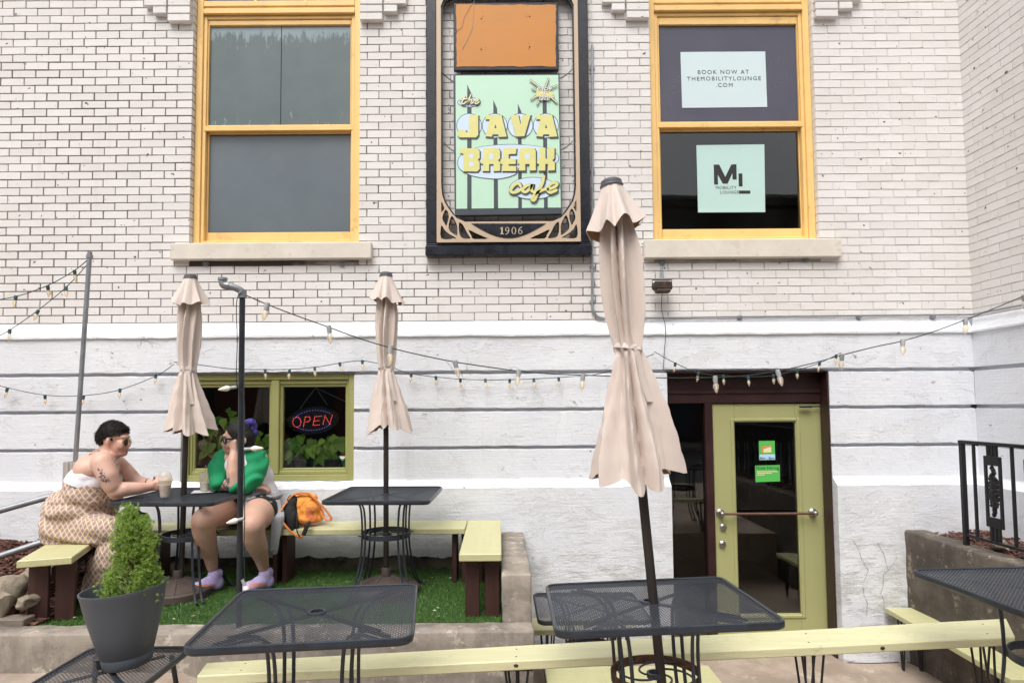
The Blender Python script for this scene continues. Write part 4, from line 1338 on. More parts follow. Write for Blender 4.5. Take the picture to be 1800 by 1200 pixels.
# handrails and poles on the left
mb = MB()
for (a,b) in (((-60,915),(175,850)),):
    pass
mb.tube([P(-40,908,-.62),P(60,880,-.50),P(160,853,-.36)], .024, 12)
tag(mb.build('handrail', [M_GALV]), 'upper grey pipe handrail rising behind the seated person on the left', 'handrail', 'pipe handrails')
mb = MB()
mb.tube([P(-40,990,-.62),P(60,957,-.50),P(150,928,-.36)], .024, 12)
tag(mb.build('handrail', [M_GALV]), 'lower grey pipe handrail above the mulch behind the bench', 'handrail', 'pipe handrails')
t_ = empty('light_pole', P(131,818,-.80), 'leaning grey metal pole holding light strings behind the person on the left', 'pole')
a, b = P(158,443,-.80), P(132,815,-.80)
TPOLE = a
mb = MB()
d = (a-b).normalized(); 
mb.tube([b-d*.95, b, a], .0165, 10); mb.tube([a-d*.045,a-d*.02],.022,8)
shift(mb, t_.location).build('pole', [M_GALV], t_)
p = P(132,832,-.78); mb = MB()
mb.box((p.x-.05,-.84,.5),(p.x-.005,-.77,p.z+.09),0,None,.004); mb.box((p.x+.0,-.845,.5),(p.x+.05,-.775,p.z+.085),0,None,.004)
shift(mb, t_.location).build('wooden_post', [mat('weathered_post_wood',(.36,.33,.30),.85,0,.2,5,.5,60,stretch=(8,8,1))], t_)
bp = empty('pipe_pole', P(424,1098,-1.44), 'black steel pipe pole with an elbow top standing in front of the person in green', 'pole')
mb = MB()
a = P(426,518,-1.44); b = P(420,1110,-1.44); b.z = .5
BPOLE = a
mb.tube([b,a], .0175, 12)
shift(mb, bp.location).build('pole', [M_BLACKM], bp)
mb = MB()
mb.tube([a+V((0,0,-.02)),a+V((0,0,.03))], .026, 12)
mb.tube(smooth2([tuple(a+V((0,0,.01))),tuple(a+V((-.012,-.004,.028))),tuple(a+V((-.05,-.02,.045))),tuple(a+V((-.078,-.03,.05)))],5), .021, 12)
mb.tube(smooth2([tuple(a+V((-.07,-.03,.05))),tuple(a+V((-.10,-.035,.055))),tuple(a+V((-.108,-.036,.075))),tuple(a+V((-.108,-.036,.095)))],5), .024, 12)
mb.tube([a+V((-.108,-.036,.085)),a+V((-.108,-.036,.10))], .029, 12)
shift(mb, bp.location).build('elbow_fitting', [M_GALV], bp)
# ================================================================== tables
M_TABLE = mat('black_table_metal', (.026,.032,.042), .34, .0, .3, 8, .12, 70, c2=(.06,.065,.07), th=(.62,.72))
M_TABLE2 = mat('black_table_mesh', (.040,.048,.064), .36, .0, .2, 6)
M_RUSTY = mat('rusted_metal', (.10,.045,.025), .75, .2, .35, 18, .4, 60, c2=(.03,.02,.018), th=(.45,.6))
def rrect(sx, sy, r, n=7):
    out = []
    for (cx, cy, a0) in ((sx/2-r, sy/2-r, 0), (-sx/2+r, sy/2-r, PI/2), (-sx/2+r, -sy/2+r, PI), (sx/2-r, -sy/2+r, 3*PI/2)):
        for k in range(n+1):
            a = a0+PI/2*k/n
            out.append((cx+r*math.cos(a), cy+r*math.sin(a)))
    return out
def table_parts(root, sx, sy, h, hole=True, legs=True, rough_ring=False, drop=.29, cell=(.0165,.0185)):
    R = .055
    # rolled rim
    mb = MB()
    loop = rrect(sx, sy, R)
    cs = [(-.012,0.0),(-.006,.004),(0,.001),(.002,-.008),(0,-.022),(-.006,-.026),(-.010,-.020),(-.012,-.008)]
    n = len(loop); vs=[]; fs=[]
    for i in range(n):
        a = V(loop[i-1]+(0,)); b = V(loop[(i+1)%n]+(0,)); t = (b-a).normalized(); nn = V((t.y,-t.x,0))
        for (o, z) in cs: vs.append(V((loop[i][0],loop[i][1],h+z))+nn*o)
    m = len(cs)
    for i in range(n):
        for j in range(m):
            fs.append((i*m+j, i*m+(j+1)%m, ((i+1)%n)*m+(j+1)%m, ((i+1)%n)*m+j))
    mb.add(vs, fs, 0, True)
    rim = mb.build('rim', [M_TABLE], root, 50)
    # expanded-metal top: two families of slanted strands
    mb = MB()
    ins = .010
    X, Yh = sx/2-ins, sy/2-ins
    def clip(p, d):
        t0, t1 = -9, 9
        for (q, e, lim) in ((p[0], d[0], X), (p[1], d[1], Yh)):
            if abs(e) < 1e-9: continue
            a, b = (-lim-q)/e, (lim-q)/e
            if a > b: a, b = b, a
            t0, t1 = max(t0, a), min(t1, b)
        return t0, t1
    px, py = cell[1], cell[0]
    for s in (1, -1):
        d = V((px, s*py, 0)).normalized()
        nn = V((-d.y, d.x, 0))
        pitch = px*py/math.hypot(px,py)
        K = int((X+Yh)*1.5/pitch)
        for k in range(-K, K+1):
            c = nn*(k*pitch)
            t0, t1 = clip(c, d)
            if t1-t0 < .01: continue
            w = .0016
            for (u0, u1) in ((t0, t1),):
                a, b = c+d*u0, c+d*u1
                # keep the umbrella hole free
                dist = abs(k*pitch)
                segs = [(u0,u1)]
                if hole and dist < .03:
                    q = math.sqrt(.03**2-dist**2); segs = [(u0,-q),(q,u1)]
                for (e0,e1) in segs:
                    a, b = c+d*e0, c+d*e1
                    zz = h-.003 - (.0006 if s < 0 else 0)
                    A = [a-nn*w, b-nn*w, b+nn*w, a+nn*w]
                    mb.add([(p.x,p.y,zz) for p in A]+[(p.x,p.y,zz-.0012) for p in A], [(0,1,2,3),(7,6,5,4),(0,4,5,1),(2,6,7,3)], 0)
    mb.build('mesh_top', [M_TABLE2], root)
    if hole:
        mb = MB(); mb.lathe([(.024,h-.008),(.024,h+.001),(.028,h+.003),(.036,h+.002),(.038,h-.003),(.038,h-.008)], 28)
        mb.build('umbrella_ring', [M_TABLE], root)
    # straps under the top
    mb = MB()
    for s in (1,-1):
        mb.box((-.035*0-.45*sx, -.011, h-.012),(.45*sx,.011,h-.006),0,Matrix.Rotation(s*math.atan2(sy,sx),4,'Z'))
    mb.build('cross_strap', [M_TABLE], root)
    if not legs: return
    prof = [(.40,h-.014),(.33,h-.016),(.25,h-.028),(.205,h-.07),(.190,h-.15),(.186,h-.26),(.190,h-.38),(.215,h-.52),(.262,h-.65),(.305,.012),(.325,.008),(.335,.022)]
    prof = smooth2(prof, 4)
    for q in range(4):
        a = PI/4+q*PI/2
        dx, dy = math.cos(a), math.sin(a)
        lm = MB()
        for o in (-.021,.021):
            lm.tube([(dx*r-dy*o, dy*r+dx*o, z) for r, z in prof], .0085, 8, flat=.75)
        lm.build('leg', [M_TABLE], root)
    mb = MB()
    zr = h-drop
    mb.lathe([(.172,zr-.018),(.178,zr-.018),(.178,zr+.018),(.172,zr+.018),(.172,zr-.018)], 40, 1 if rough_ring else 0)
    for k in range(4):
        a = k*PI/2+.4
        pts = []
        for i in range(22):
            u = i/21; rr = .165*(1-u)+.035; an = a+u*2.6
            pts.append((rr*math.cos(an), rr*math.sin(an), zr))
        mb.tube(pts, .0045, 6)
    mb.lathe([(.026,zr-.01),(.034,zr-.01),(.034,zr+.01),(.026,zr+.01),(.026,zr-.01)], 20)
    mb.build('ring_shelf', [M_TABLE, M_RUSTY], root)
TG = 'black mesh patio tables'
def table(loc, yaw, sx, sy, h, label, tilt=(0,0), hole=True, **k):
    o = empty('patio_table', loc, label, 'table', TG, (tilt[0], tilt[1], yaw))
    table_parts(o, sx, sy, h, hole, **k)
    return o
TH = .725
table((-2.28,-.72,TZ), -.06, .74, .74, TH-.008, 'small black mesh table on the turf between the two seated people')
table((-.835,-.72,TZ), -.03, .74, .74, TH-.008, 'empty black mesh table on the turf in front of the orange backpack bench')
table((-.716,-2.80,FZ), .112, .762, .665, .775, 'large empty black mesh table in front with an open umbrella hole', (-.006,0), drop=.38)
table((.645,-2.70,FZ), -.025, .825, .72, .765, 'black mesh table in front holding the tall closed umbrella', (-.055,-.045), rough_ring=True)
table((2.37,-2.57,FZ), .05, .76, .74, .765, 'black mesh table cut off by the right picture edge')
table((.605,-.94,-.22), 0, .74, .60, .735, 'low black mesh table half hidden behind the terrace stub wall', hole=False)
o = empty('side_table', (-1.665,-2.56,FZ), 'low square black mesh side table carrying the grey planter', 'table', TG)
table_parts(o, .47, .47, .465, False, False)
for sx in (-1,1):
    for sy in (-1,1):
        m_ = MB(); m_.tube([(sx*.17,sy*.17,.45),(sx*.20,sy*.20,.2),(sx*.22,sy*.22,0)], .011, 8); m_.build('leg', [M_TABLE], o)
# ================================================================== benches
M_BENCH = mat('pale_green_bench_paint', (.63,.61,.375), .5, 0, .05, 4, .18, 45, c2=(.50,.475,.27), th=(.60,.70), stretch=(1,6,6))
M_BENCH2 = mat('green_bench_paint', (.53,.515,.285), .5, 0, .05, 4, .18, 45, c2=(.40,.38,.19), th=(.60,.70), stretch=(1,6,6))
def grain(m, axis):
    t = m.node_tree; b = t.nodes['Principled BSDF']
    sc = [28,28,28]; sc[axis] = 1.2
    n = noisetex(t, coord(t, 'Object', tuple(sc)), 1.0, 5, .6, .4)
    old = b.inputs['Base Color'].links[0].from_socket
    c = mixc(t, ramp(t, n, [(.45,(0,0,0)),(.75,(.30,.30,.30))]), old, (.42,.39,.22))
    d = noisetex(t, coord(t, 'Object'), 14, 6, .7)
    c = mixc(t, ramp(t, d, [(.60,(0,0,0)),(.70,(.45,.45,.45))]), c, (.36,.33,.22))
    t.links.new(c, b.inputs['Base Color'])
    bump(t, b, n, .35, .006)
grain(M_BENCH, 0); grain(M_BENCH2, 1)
M_BROWN = mat('dark_brown_stain', (.055,.020,.016), .6, 0, .25, 5, .3, 60, stretch=(6,6,1))
BG = 'pale green plank benches'
SZ = .97
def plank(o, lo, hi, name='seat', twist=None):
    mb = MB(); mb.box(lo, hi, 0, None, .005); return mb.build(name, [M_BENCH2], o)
def plank_leg(o, x, y, wx, wy, z0, z1, along='x'):
    """two upright boards with a gap"""
    mb = MB()
    if along == 'x':
        mb.box((x-wx/2,y-wy/2,z0),(x-.018,y+wy/2,z1),0,None,.004); mb.box((x+.018,y-wy/2,z0),(x+wx/2,y+wy/2,z1),0,None,.004)
    else:
        mb.box((x-wx/2,y-wy/2,z0),(x+wx/2,y-.018,z1),0,None,.004); mb.box((x-wx/2,y+.018,z0),(x+wx/2,y+wy/2,z1),0,None,.004)
    mb.build('leg', [M_BROWN], o)
o = empty('bench', (-2.825,-1.39,TZ), 'pale green plank bench under the person in the patterned jumpsuit', 'bench', BG, (0,0,rad(19.5)))
plank(o, (-.145,-.0,SZ-TZ-.045), (.145,1.10,SZ-TZ))
plank_leg(o, 0, .16, .255, .04, 0, SZ-TZ-.046); plank_leg(o, 0, .95, .255, .04, 0, SZ-TZ-.046)
mb = MB(); mb.box((-.02,.19,.25),(.02,.92,.33)); mb.build('rail', [M_BROWN], o)
o = empty('bench', (-1.2,-.37,TZ), 'long pale green plank bench against the wall under the basement window', 'bench', BG)
plank(o, (-1.65,-.17,SZ-TZ-.045), (.93,.15,SZ-TZ))
for x in (-1.50,-.50,.88): 
    plank_leg(o, x+.0, 0, .11, .20, 0, SZ-TZ-.046, 'x')
o = empty('bench', (-.12,-.85,TZ), 'short pale green plank bench beside the terrace stub wall', 'bench', BG)
plank(o, (-.142,-.50,SZ-TZ-.045), (.125,.62,SZ-TZ+.002))
plank_leg(o, 0, -.36, .22, .04, 0, SZ-TZ-.046); plank_leg(o, 0, .40, .22, .04, 0, SZ-TZ-.046)
M_HAIR = plain('black_hairpin_steel', (.015,.016,.018), .4)
def hairpin(o, x, y, ztop, z0, spread, lean=0):
    mb = MB()
    for s in (-1,0,1):
        mb.tube(smooth2([(x+s*spread,y+lean*.0,ztop),(x+s*spread*.35,y,z0+.06),(x+s*spread*.12,y,z0+.006)],3), .0058, 7)
    mb.tube([(x-.012,y,z0+.006),(x+.012,y,z0+.006)], .006, 7)
    mb.box((x-spread-.02,y-.03,ztop-.004),(x+spread+.02,y+.03,ztop))
    mb.build('leg', [M_HAIR], o)
# long front bench: a warped plank, higher at its right end
def long_bench():
    o = empty('bench', (.6,-2.35,FZ), 'very long pale green plank bench crossing the foreground behind the front tables', 'bench', BG)
    FL = G(347,1187,.729); FR = G(1784,1119,.735); BL_ = G(364,1164,.702); BR = G(1768,1086,.756)
    mb = MB(); n = 24; vs = []
    for i in range(n+1):
        s = i/n
        f = FL.lerp(FR, s); b = BL_.lerp(BR, s)
        u = (b-f).normalized(); up = (FR-FL).cross(b-f).normalized()
        w = .006*mnoise.noise((s*6,0,3)); f = f+up*w*.3; b = b+up*w*.3
        dn = -up*.044; e = .005
        sec = [f+u*e, b-u*e, b-up*e, b+dn+up*e, b+dn-u*e, f+dn+u*e, f+dn+up*e, f-up*e]
        vs += [p-o.location for p in sec]
    fs = [(i*8+j, i*8+(j+1)%8, (i+1)*8+(j+1)%8, (i+1)*8+j) for i in range(n) for j in range(8)]
    fs = [tuple(reversed(f)) for f in fs]
    fs += [tuple(range(8)), tuple(reversed(range(n*8,n*8+8)))]
    mb.add(vs, fs, 0)
    # knots in the front edge
    for s in (.36,.82):
        p = FL.lerp(FR,s)+V((0,-.0015,-.022))-o.location; mb.ellipsoid(p,(.012,.002,.008),1,8,6)
    for s in (.045,.36,.725,.965):
        for u in (.25,.75):
            p = FL.lerp(FR,s).lerp(BL_.lerp(BR,s),u)-o.location; mb.ellipsoid(p+V((0,0,.0005)),(.005,.005,.0012),1,8,4)
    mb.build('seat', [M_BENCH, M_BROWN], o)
    for s in (.045,.36,.725,.965):
        p = FL.lerp(FR,s).lerp(BL_.lerp(BR,s),.5)-o.location
        hairpin(o, p.x, p.y-.05, p.z-.047, 0, .055); hairpin(o, p.x+.01, p.y+.05, p.z-.047, 0, .055)
long_bench()
def hp_bench(loc, yaw, L, W, H, label):
    o = empty('bench', loc, label, 'bench', BG, (0,0,yaw))
    plank(o, (-L/2,-W/2,H-.042), (L/2,W/2,H))
    for x in (-L/2+.13, L/2-.13):
        hairpin(o, x, -W/2+.05, H-.043, 0, .05); hairpin(o, x, W/2-.05, H-.043, 0, .05)
    return o
hp_bench((3.225,-.80,-.22), PI/2-.05, 1.30, .235, .45, 'pale green bench with hairpin legs along the dark retaining wall')
hp_bench((.80,-1.36,-.22), 0, 1.05, .28, .45, 'short pale green bench low behind the long front bench and umbrella table')
hp_bench((.62,-.46,-.22), 0, .80, .26, .45, 'pale green bench behind the low table near the terrace stub wall')

# ================================================================== umbrellas
M_CANVAS = mat('beige_canvas', (.655,.565,.51), .85, 0, .07, 3.5, .35, 45, c2=(.56,.47,.41), th=(.60,.78), stretch=(2.5,2.5,.5))
M_CANVAS_IN = mat('tan_canvas_underside', (.36,.22,.12), .9, 0, .1, 5)
M_POLE = mat('dark_bronze_pole', (.035,.028,.026), .45, .2, .2, 10, .1, 60)
M_CAP = plain('grey_plastic', (.12,.12,.13), .5)
M_BASE = mat('brown_cast_base', (.075,.055,.047), .6, 0, .2, 6, .25, 60)
def canopy_mesh(o, h, seed, open_=1.0, skew=(0,0), end=1.165):
    """h = height of the canopy top above the root; folded cloth tied at the waist"""
    r = random.Random(seed)
    ph = r.uniform(0, 6.28); NT = 144
    irr = [r.uniform(.75,1.25) for _ in range(8)]
    wob = [r.uniform(-.16,.16) for _ in range(8)]
    def tri(th, tw):
        u = ((th+ph)/(2*PI)*8 + tw) % 8
        k = int(u); f = u-k
        f = min(1, max(0, f + wob[k]*math.sin(PI*f)))
        f2 = f**(1.7 if k % 3 else .65)         # pleats lie over one way
        s = 1-2*abs(f2-.5)                     # 0 in the valley, 1 on the ridge
        s = s*s*(3-2*s)*.25 + s*.75
        return s*irr[k], k, f
    prof = [(0,.036,.10),(.05,.045,.2),(.16,.057,.45),(.30,.066,.58),(.42,.066,.58),(.54,.061,.52),(.62,.056,.42),(.66,.054,.28),(.685,.053,.26),(.71,.055,.30),(.76,.064,.42),(.85,.086,.46),(.95,.110,.46),(1.05,.132,.42),(1.15,.153,.36),(1.24,.168,.32)]
    def R(d):
        for i in range(len(prof)-1):
            if prof[i][0] <= d <= prof[i+1][0]:
                s = (d-prof[i][0])/(prof[i+1][0]-prof[i][0]); s = s*s*(3-2*s)*.5+s*.5
                return prof[i][1]+(prof[i+1][1]-prof[i][1])*s, prof[i][2]+(prof[i+1][2]-prof[i][2])*s
        return prof[-1][1], prof[-1][2]
    def surf(d0, d1, rows, fn, name, mats, thick=.004):
        mb = MB()
        for layer, off_ in ((0,0),(1,-thick)):
            vs = []
            for i in range(rows+1):
                for j in range(NT):
                    th = 2*PI*j/NT
                    vs.append(fn(d0+(d1-d0)*i/rows, th, off_, i/rows))
            fs = [(i*NT+j, i*NT+(j+1)%NT, (i+1)*NT+(j+1)%NT, (i+1)*NT+j) for i in range(rows) for j in range(NT)]
            fs = [tuple(reversed(f)) for f in fs] if layer == 0 else fs
            mb.add(vs, fs, layer, True)
            if layer == 0: outer = vs[-NT:]
            else: inner = vs[-NT:]
        mb.add(outer+inner, [(j, NT+j, NT+(j+1)%NT, (j+1)%NT) for j in range(NT)], 0)
        return mb.build(name, mats, o, 60)
    def body(d, th, off_, s):
        tw = .55*math.sin(d*2.6)*(1 if d < .7 else .4)
        t, k, f = tri(th, tw)
        dd = d
        rr, A = R(d)
        low = max(0, (d-.72)/.5)
        drop = low*( .048*(min(1,t)**.7-.35) + .030*math.sin(th*2+seed) )
        rad_ = rr*(1-A*.75+A*1.25*t)*(1+low*.11*math.cos(th-skew[0])*open_)*(1+.035*math.sin(th*21+d*5+3*math.sin(th*3+d*3))) + off_
        if d < .66: rad_ *= (1+.045*math.sin(th*13+d*9+2*math.sin(th*2))+.10*mnoise.noise((math.cos(th)*1.5,math.sin(th)*1.5,d*4+seed)))
        rad_ += .0045*mnoise.noise((math.cos(th)*rr*22,math.sin(th)*rr*22,d*5+seed))+.0025*mnoise.noise((math.cos(th)*rr*60,math.sin(th)*rr*60,d*11))
        lean = low*.03
        return (rad_*math.cos(th)+lean*math.cos(skew[0]), rad_*math.sin(th)+lean*math.sin(skew[0]), h-.03-d-drop)
    can = surf(.02, end, 64, body, 'canopy', [M_CANVAS, M_CANVAS_IN])
    def flap(d, th, off_, s):
        t, k, f = tri(th+.25, 0)
        rr = .040+(.082*s**1.1)*(.80+.36*t+.22*mnoise.noise((math.cos(th)*1.6,math.sin(th)*1.6,seed+s*.8)))
        drop = .195*s + .022*s*(.5-t) + .022*s*mnoise.noise((math.cos(th)*2,math.sin(th)*2,seed*2)) + .02*s*math.sin(th+seed)
        return ((rr+off_)*math.cos(th), (rr+off_)*math.sin(th), h-.012-drop)
    surf(0, 1, 18, flap, 'vent_flap', [M_CANVAS, M_CANVAS_IN])
    mb = MB()
    loop = []
    for j in range(48):
        th = 2*PI*j/48
        p = body(.675, th, .002, 0); loop.append((p[0],p[1],p[2]+.012*math.sin(th*1+seed)))
    sm = [tuple(sum(loop[(i+k)%48][d] for k in range(-2,3))/5 for d in range(3)) for i in range(48)]
    mb.tube(sm, .013, 8, closed=True, flat=.16, up=(1,0,0))
    th = -1.1
    a = body(.68, th, .008, 0); b = body(.80, th+.12, .012, 0); c = body(.92, th+.30, .012, 0)
    pts = smooth2([a,b,c],6)
    for i in range(len(pts)-1):
        p, q = V(pts[i]), V(pts[i+1]); tn = V((-math.sin(th),math.cos(th),0))
        mb.add([p-tn*.014,p+tn*.014,q+tn*.016,q-tn*.016],[(0,1,2,3)],0,True)
    mb.build('tie_strap', [M_CANVAS], o)
    mb = MB(); mb.lathe([(0,h+.012),(.034,h+.010),(.044,h+.002),(.046,h-.012),(.043,h-.02)], 28)
    mb.lathe([(.048,h-.014),(.050,h-.018),(.047,h-.026)], 28)
    mb.build('finial', [M_CAP], o)
def umbrella(loc, h, label, seed, tilt=(0,0), skew=0, z0=0.0, end=1.165):
    o = empty('umbrella', loc, label, 'umbrella', 'closed beige umbrellas', (tilt[0],tilt[1],0))
    mb = MB(); mb.tube([(0,0,z0),(0,0,h-.03)], .0195, 16)
    mb.build('pole', [M_POLE], o)
    canopy_mesh(o, h, seed, 1.0, (skew,0), end)
    return o
def ubase(loc, label):
    o = empty('umbrella_stand', loc, label, 'umbrella stand', 'brown umbrella stands')
    mb = MB()
    R1 = .235
    mb.lathe([(0,.0),(R1,.0),(R1+.004,.006),(R1+.004,.05),(R1-.01,.06)], 40, capb=False)
    oc = [(R1-.01)*1.0, .05]
    vs = []; n = 8
    for k in range(n): vs.append(((R1-.012)*math.cos(2*PI*k/n+.39),(R1-.012)*math.sin(2*PI*k/n+.39),.060))
    for k in range(n): vs.append((.055*math.cos(2*PI*k/n+.39),.055*math.sin(2*PI*k/n+.39),.125))
    mb.add(vs, [(k,(k+1)%n,n+(k+1)%n,n+k) for k in range(n)]+[tuple(range(n,2*n))], 0)
    mb.lathe([(R1-.008,.0585),(0.1,.0585)], 40)
    for k in range(n):
        a = 2*PI*k/n+.39; mb.tube([((R1-.012)*math.cos(a),(R1-.012)*math.sin(a),.062),(.055*math.cos(a),.055*math.sin(a),.127)], .004, 6)
    mb.build('weight', [M_BASE], o, 20)
    mb = MB(); mb.lathe([(.034,.12),(.034,.17),(.030,.18),(.022,.185)], 20); mb.build('collar', [M_BASE], o)
pl = P(318,870,-.72); pr = P(678,870,-.72)
ubase((-2.34,-.74,TZ), 'brown cast umbrella stand under the table between the two seated people')
ubase((-.835,-.72,TZ), 'brown cast umbrella stand under the empty terrace table')
ubase((.675,-2.69,FZ), 'brown cast umbrella stand under the front umbrella table')
umbrella((-2.325,-.72,TZ+.13), 2.88-TZ-.13, 'closed beige umbrella with one flared fold, standing in the table between the two seated people', 3, (0,.012), .35, 0.0, 1.115)
umbrella((-.835,-.72,TZ+.13), 2.885-TZ-.13, 'closed beige umbrella standing in the empty terrace table', 8, (0,-.003), .2, 0.0, 1.115)
umbrella((.672,-2.69,FZ+.13), 2.392, 'tall closed beige umbrella in front, leaning left in its table', 5, (-.01,-.080), 1.75, 0.0, 1.215)

# ================================================================== iron railing on the retaining wall
M_IRON = mat('black_iron', (.012,.012,.014), .45, .2, .3, 14, .2, 80)
ir = empty('iron_railing', (3.44,-.66,.845), 'black wrought iron railing with leafy cast panels on the retaining wall', 'railing')
IO = tuple(ir.location)
mb = MB()
XR = 3.44; ZT = 1.605; ZB = .925
mb.box((XR-.018,-4.2,ZT-.012),(XR+.018,-.64,ZT+.012),0,None,.004); mb.box((XR-.012,-4.2,ZB-.012),(XR+.012,-.66,ZB+.008),0,None,.003)
shift(mb, IO).build('rail', [M_IRON], ir)
for y in (-.66,-2.4,-4.1):
    mb = MB(); mb.box((XR-.016,y-.016,.82),(XR+.016,y+.016,ZT-.013),0,None,.003); shift(mb, IO).build('post', [M_IRON], ir)
def cast_panel(y):
    mb = MB(); w = .062
    for s in (-1,1): mb.box((XR-.008,y+s*w-.011,ZB+.10),(XR+.008,y+s*w+.011,ZT-.085),0,None,.003)
    mb.box((XR-.01,y-w,ZB+.10),(XR+.01,y+w,ZB+.17),0,None,.003); mb.box((XR-.01,y-w,ZT-.15),(XR+.01,y+w,ZT-.085),0,None,.003)
    for s in (-1,0,1):
        mb.box((XR-.007,y+s*.034-.010,ZB),(XR+.007,y+s*.034+.010,ZB+.105),0); mb.box((XR-.007,y+s*.034-.010,ZT-.09),(XR+.007,y+s*.034+.010,ZT-.01),0)
    r = random.Random(int(y*100))
    zs = [ZB+.19+i*.017 for i in range(20)]
    for i, z in enumerate(zs):
        s = .5+.5*math.sin(PI*i/19*2-PI/2); ww = .012+.026*s
        mb.ellipsoid((XR,y+r.uniform(-.008,.008),z),(.015,ww*1.0,.018),0,8,6)
        if s > .25:
            for q in (-1,1): mb.ellipsoid((XR+r.uniform(-.004,.004),y+q*ww*.8,z+r.uniform(-.008,.008)),(.011,.019,.014),0,8,6)
    shift(mb, IO).build('cast_panel', [M_IRON], ir)
y = -.77; k = 0
while y > -4.1:
    if k % 2 == 0:
        mb = MB(); mb.box((XR-.009,y-.009,ZB),(XR+.009,y+.009,ZT-.013),0,None,.002); shift(mb, IO).build('baluster', [M_IRON], ir)
    else: cast_panel(y)
    y -= .165; k += 1

# ================================================================== planter and dwarf conifer
M_POT = mat('slate_grey_plastic', (.070,.082,.098), .5, 0, .05, 2, .08, 80)
POT = V((-1.605,-2.535,FZ+.470))
pt = empty('planter', POT, 'slate grey plastic planter pot on the low side table in the front left', 'planter', None, (0,-.075,0))
pt.scale = (.84,.84,.92)
mb = MB()
mb.lathe([(0,.004),(.105,.004),(.112,.012),(.118,.05),(.1165,.056),(.1215,.060),(.150,.16),(.176,.26),(.192,.340),(.198,.356),(.197,.361),(.191,.361),(.188,.350),(.168,.25),(.15,.20)], 56, capb=False)
mb.build('pot', [M_POT], pt, 40)
mb = MB(); mb.lathe([(.0,.305),(.182,.30)], 40); mb.build('soil', [M_SOIL], pt)
mb = MB(); mb.box((-.128,-.055,.004),(-.10,-.015,.05),0,None,.005); mb.box((-.134,-.06,.046),(-.10,-.01,.052),0,None,.002); mb.build('overflow_spout', [M_BLACKM], pt)
M_NEEDLE = leaf_mat('spruce_needle', (.10,.21,.028), (.29,.43,.065), .55)
M_TWIG = mat('brown_twig', (.10,.06,.035), .9)
def conifer():
    o = empty('dwarf_conifer', POT+V((0.012,0,.275)), 'bushy dwarf conifer with bright green needles growing in the grey planter', 'shrub')
    r = random.Random(4)
    env = [(0,.095),(.03,.135),(.08,.140),(.13,.112),(.17,.088),(.205,.094),(.26,.098),(.31,.088),(.345,.055),(.365,.016),(.395,.004)]
    cxs = [(0,0),(.1,.004),(.2,.012),(.3,.010),(.34,-.02),(.395,-.03)]
    def itp(tb, z):
        for i in range(len(tb)-1):
            if tb[i][0] <= z <= tb[i+1][0]: return tb[i][1]+(tb[i+1][1]-tb[i][1])*(z-tb[i][0])/(tb[i+1][0]-tb[i][0])
        return tb[-1][1]
    nb, tw = MB(), MB()
    tw.tube([(0,0,-.03),(.004,0,.12),(.012,0,.24),(-.015,0,.34),(-.03,0,.38)], [.012,.010,.007,.004,.002], 8)
    NV, NF = [], []
    for cl in range(230):
        z0 = .385*(r.random()**.9); a0 = r.uniform(0,2*PI)
        R0 = itp(env,z0)*r.uniform(.80,1.12); c0 = itp(cxs,z0)
        cp = V((c0+R0*math.cos(a0), R0*math.sin(a0), z0)); base = V((c0*.8,0,max(-.02,z0-.06)))
        tw.tube([base,cp],.0016,4)
        out = (cp-V((c0,0,z0-.03))).normalized() if R0 > .02 else V((0,0,1))
        for q in range(15):
            p = cp + V((r.gauss(0,.017),r.gauss(0,.017),r.gauss(0,.017))) - out*r.uniform(0,.02)
            n = (out*1.1+V((r.uniform(-1,1),r.uniform(-1,1),r.uniform(-.5,1)))).normalized()
            b0 = len(NV)
            for k in range(40):
                nd = (n*.9+V((r.uniform(-1,1),r.uniform(-1,1),r.uniform(-1,1)))).normalized(); ln = r.uniform(.008,.0135)
                pp = p + n*r.uniform(-.008,.008)
                sd = nd.orthogonal().normalized()*.00062
                b = len(NV); NV += [pp-sd,pp+sd,pp+nd*ln]; NF.append((b,b+1,b+2))
    nb.add(NV, NF, 0)
    o.scale = (.76,.76,1.0); nb.build('foliage', [M_NEEDLE], o); tw.build('trunk', [M_TWIG], o)
conifer()

# ================================================================== string lights
M_CORD = plain('dark_green_cord', (.02,.035,.03), .6)
M_SOCKG = plain('teal_socket', (.03,.09,.10), .5)
M_SOCKW = plain('pale_grey_socket', (.35,.36,.37), .5)
M_CERAM = plain('frosted_bulb', (.80,.76,.68), .35)
M_FIL = plain('warm_filament', (1,.6,.2), .5, 0, (1,.66,.35), .8)
def bulb_glass(name, c, a):
    m = bpy.data.materials.new(name); m.use_nodes = True; t = m.node_tree; t.nodes.clear()
    o = t.nodes.new('ShaderNodeOutputMaterial'); tr = N(t,'ShaderNodeBsdfTransparent'); tr.inputs[0].default_value = (1,.95,.85,1)
    pr = N(t,'ShaderNodeBsdfPrincipled'); pr.inputs['Base Color'].default_value = col4(c); pr.inputs['Roughness'].default_value = .12
    mx = t.nodes.new('ShaderNodeMixShader'); mx.inputs[0].default_value = a
    t.links.new(tr.outputs[0],mx.inputs[1]); t.links.new(pr.outputs[0],mx.inputs[2]); t.links.new(mx.outputs[0],o.inputs[0])
    return m
M_BGLASS = bulb_glass('amber_bulb_glass', (.82,.76,.64), .42)
M_BCLEAR = bulb_glass('clear_bulb_glass', (.8,.8,.78), .35)
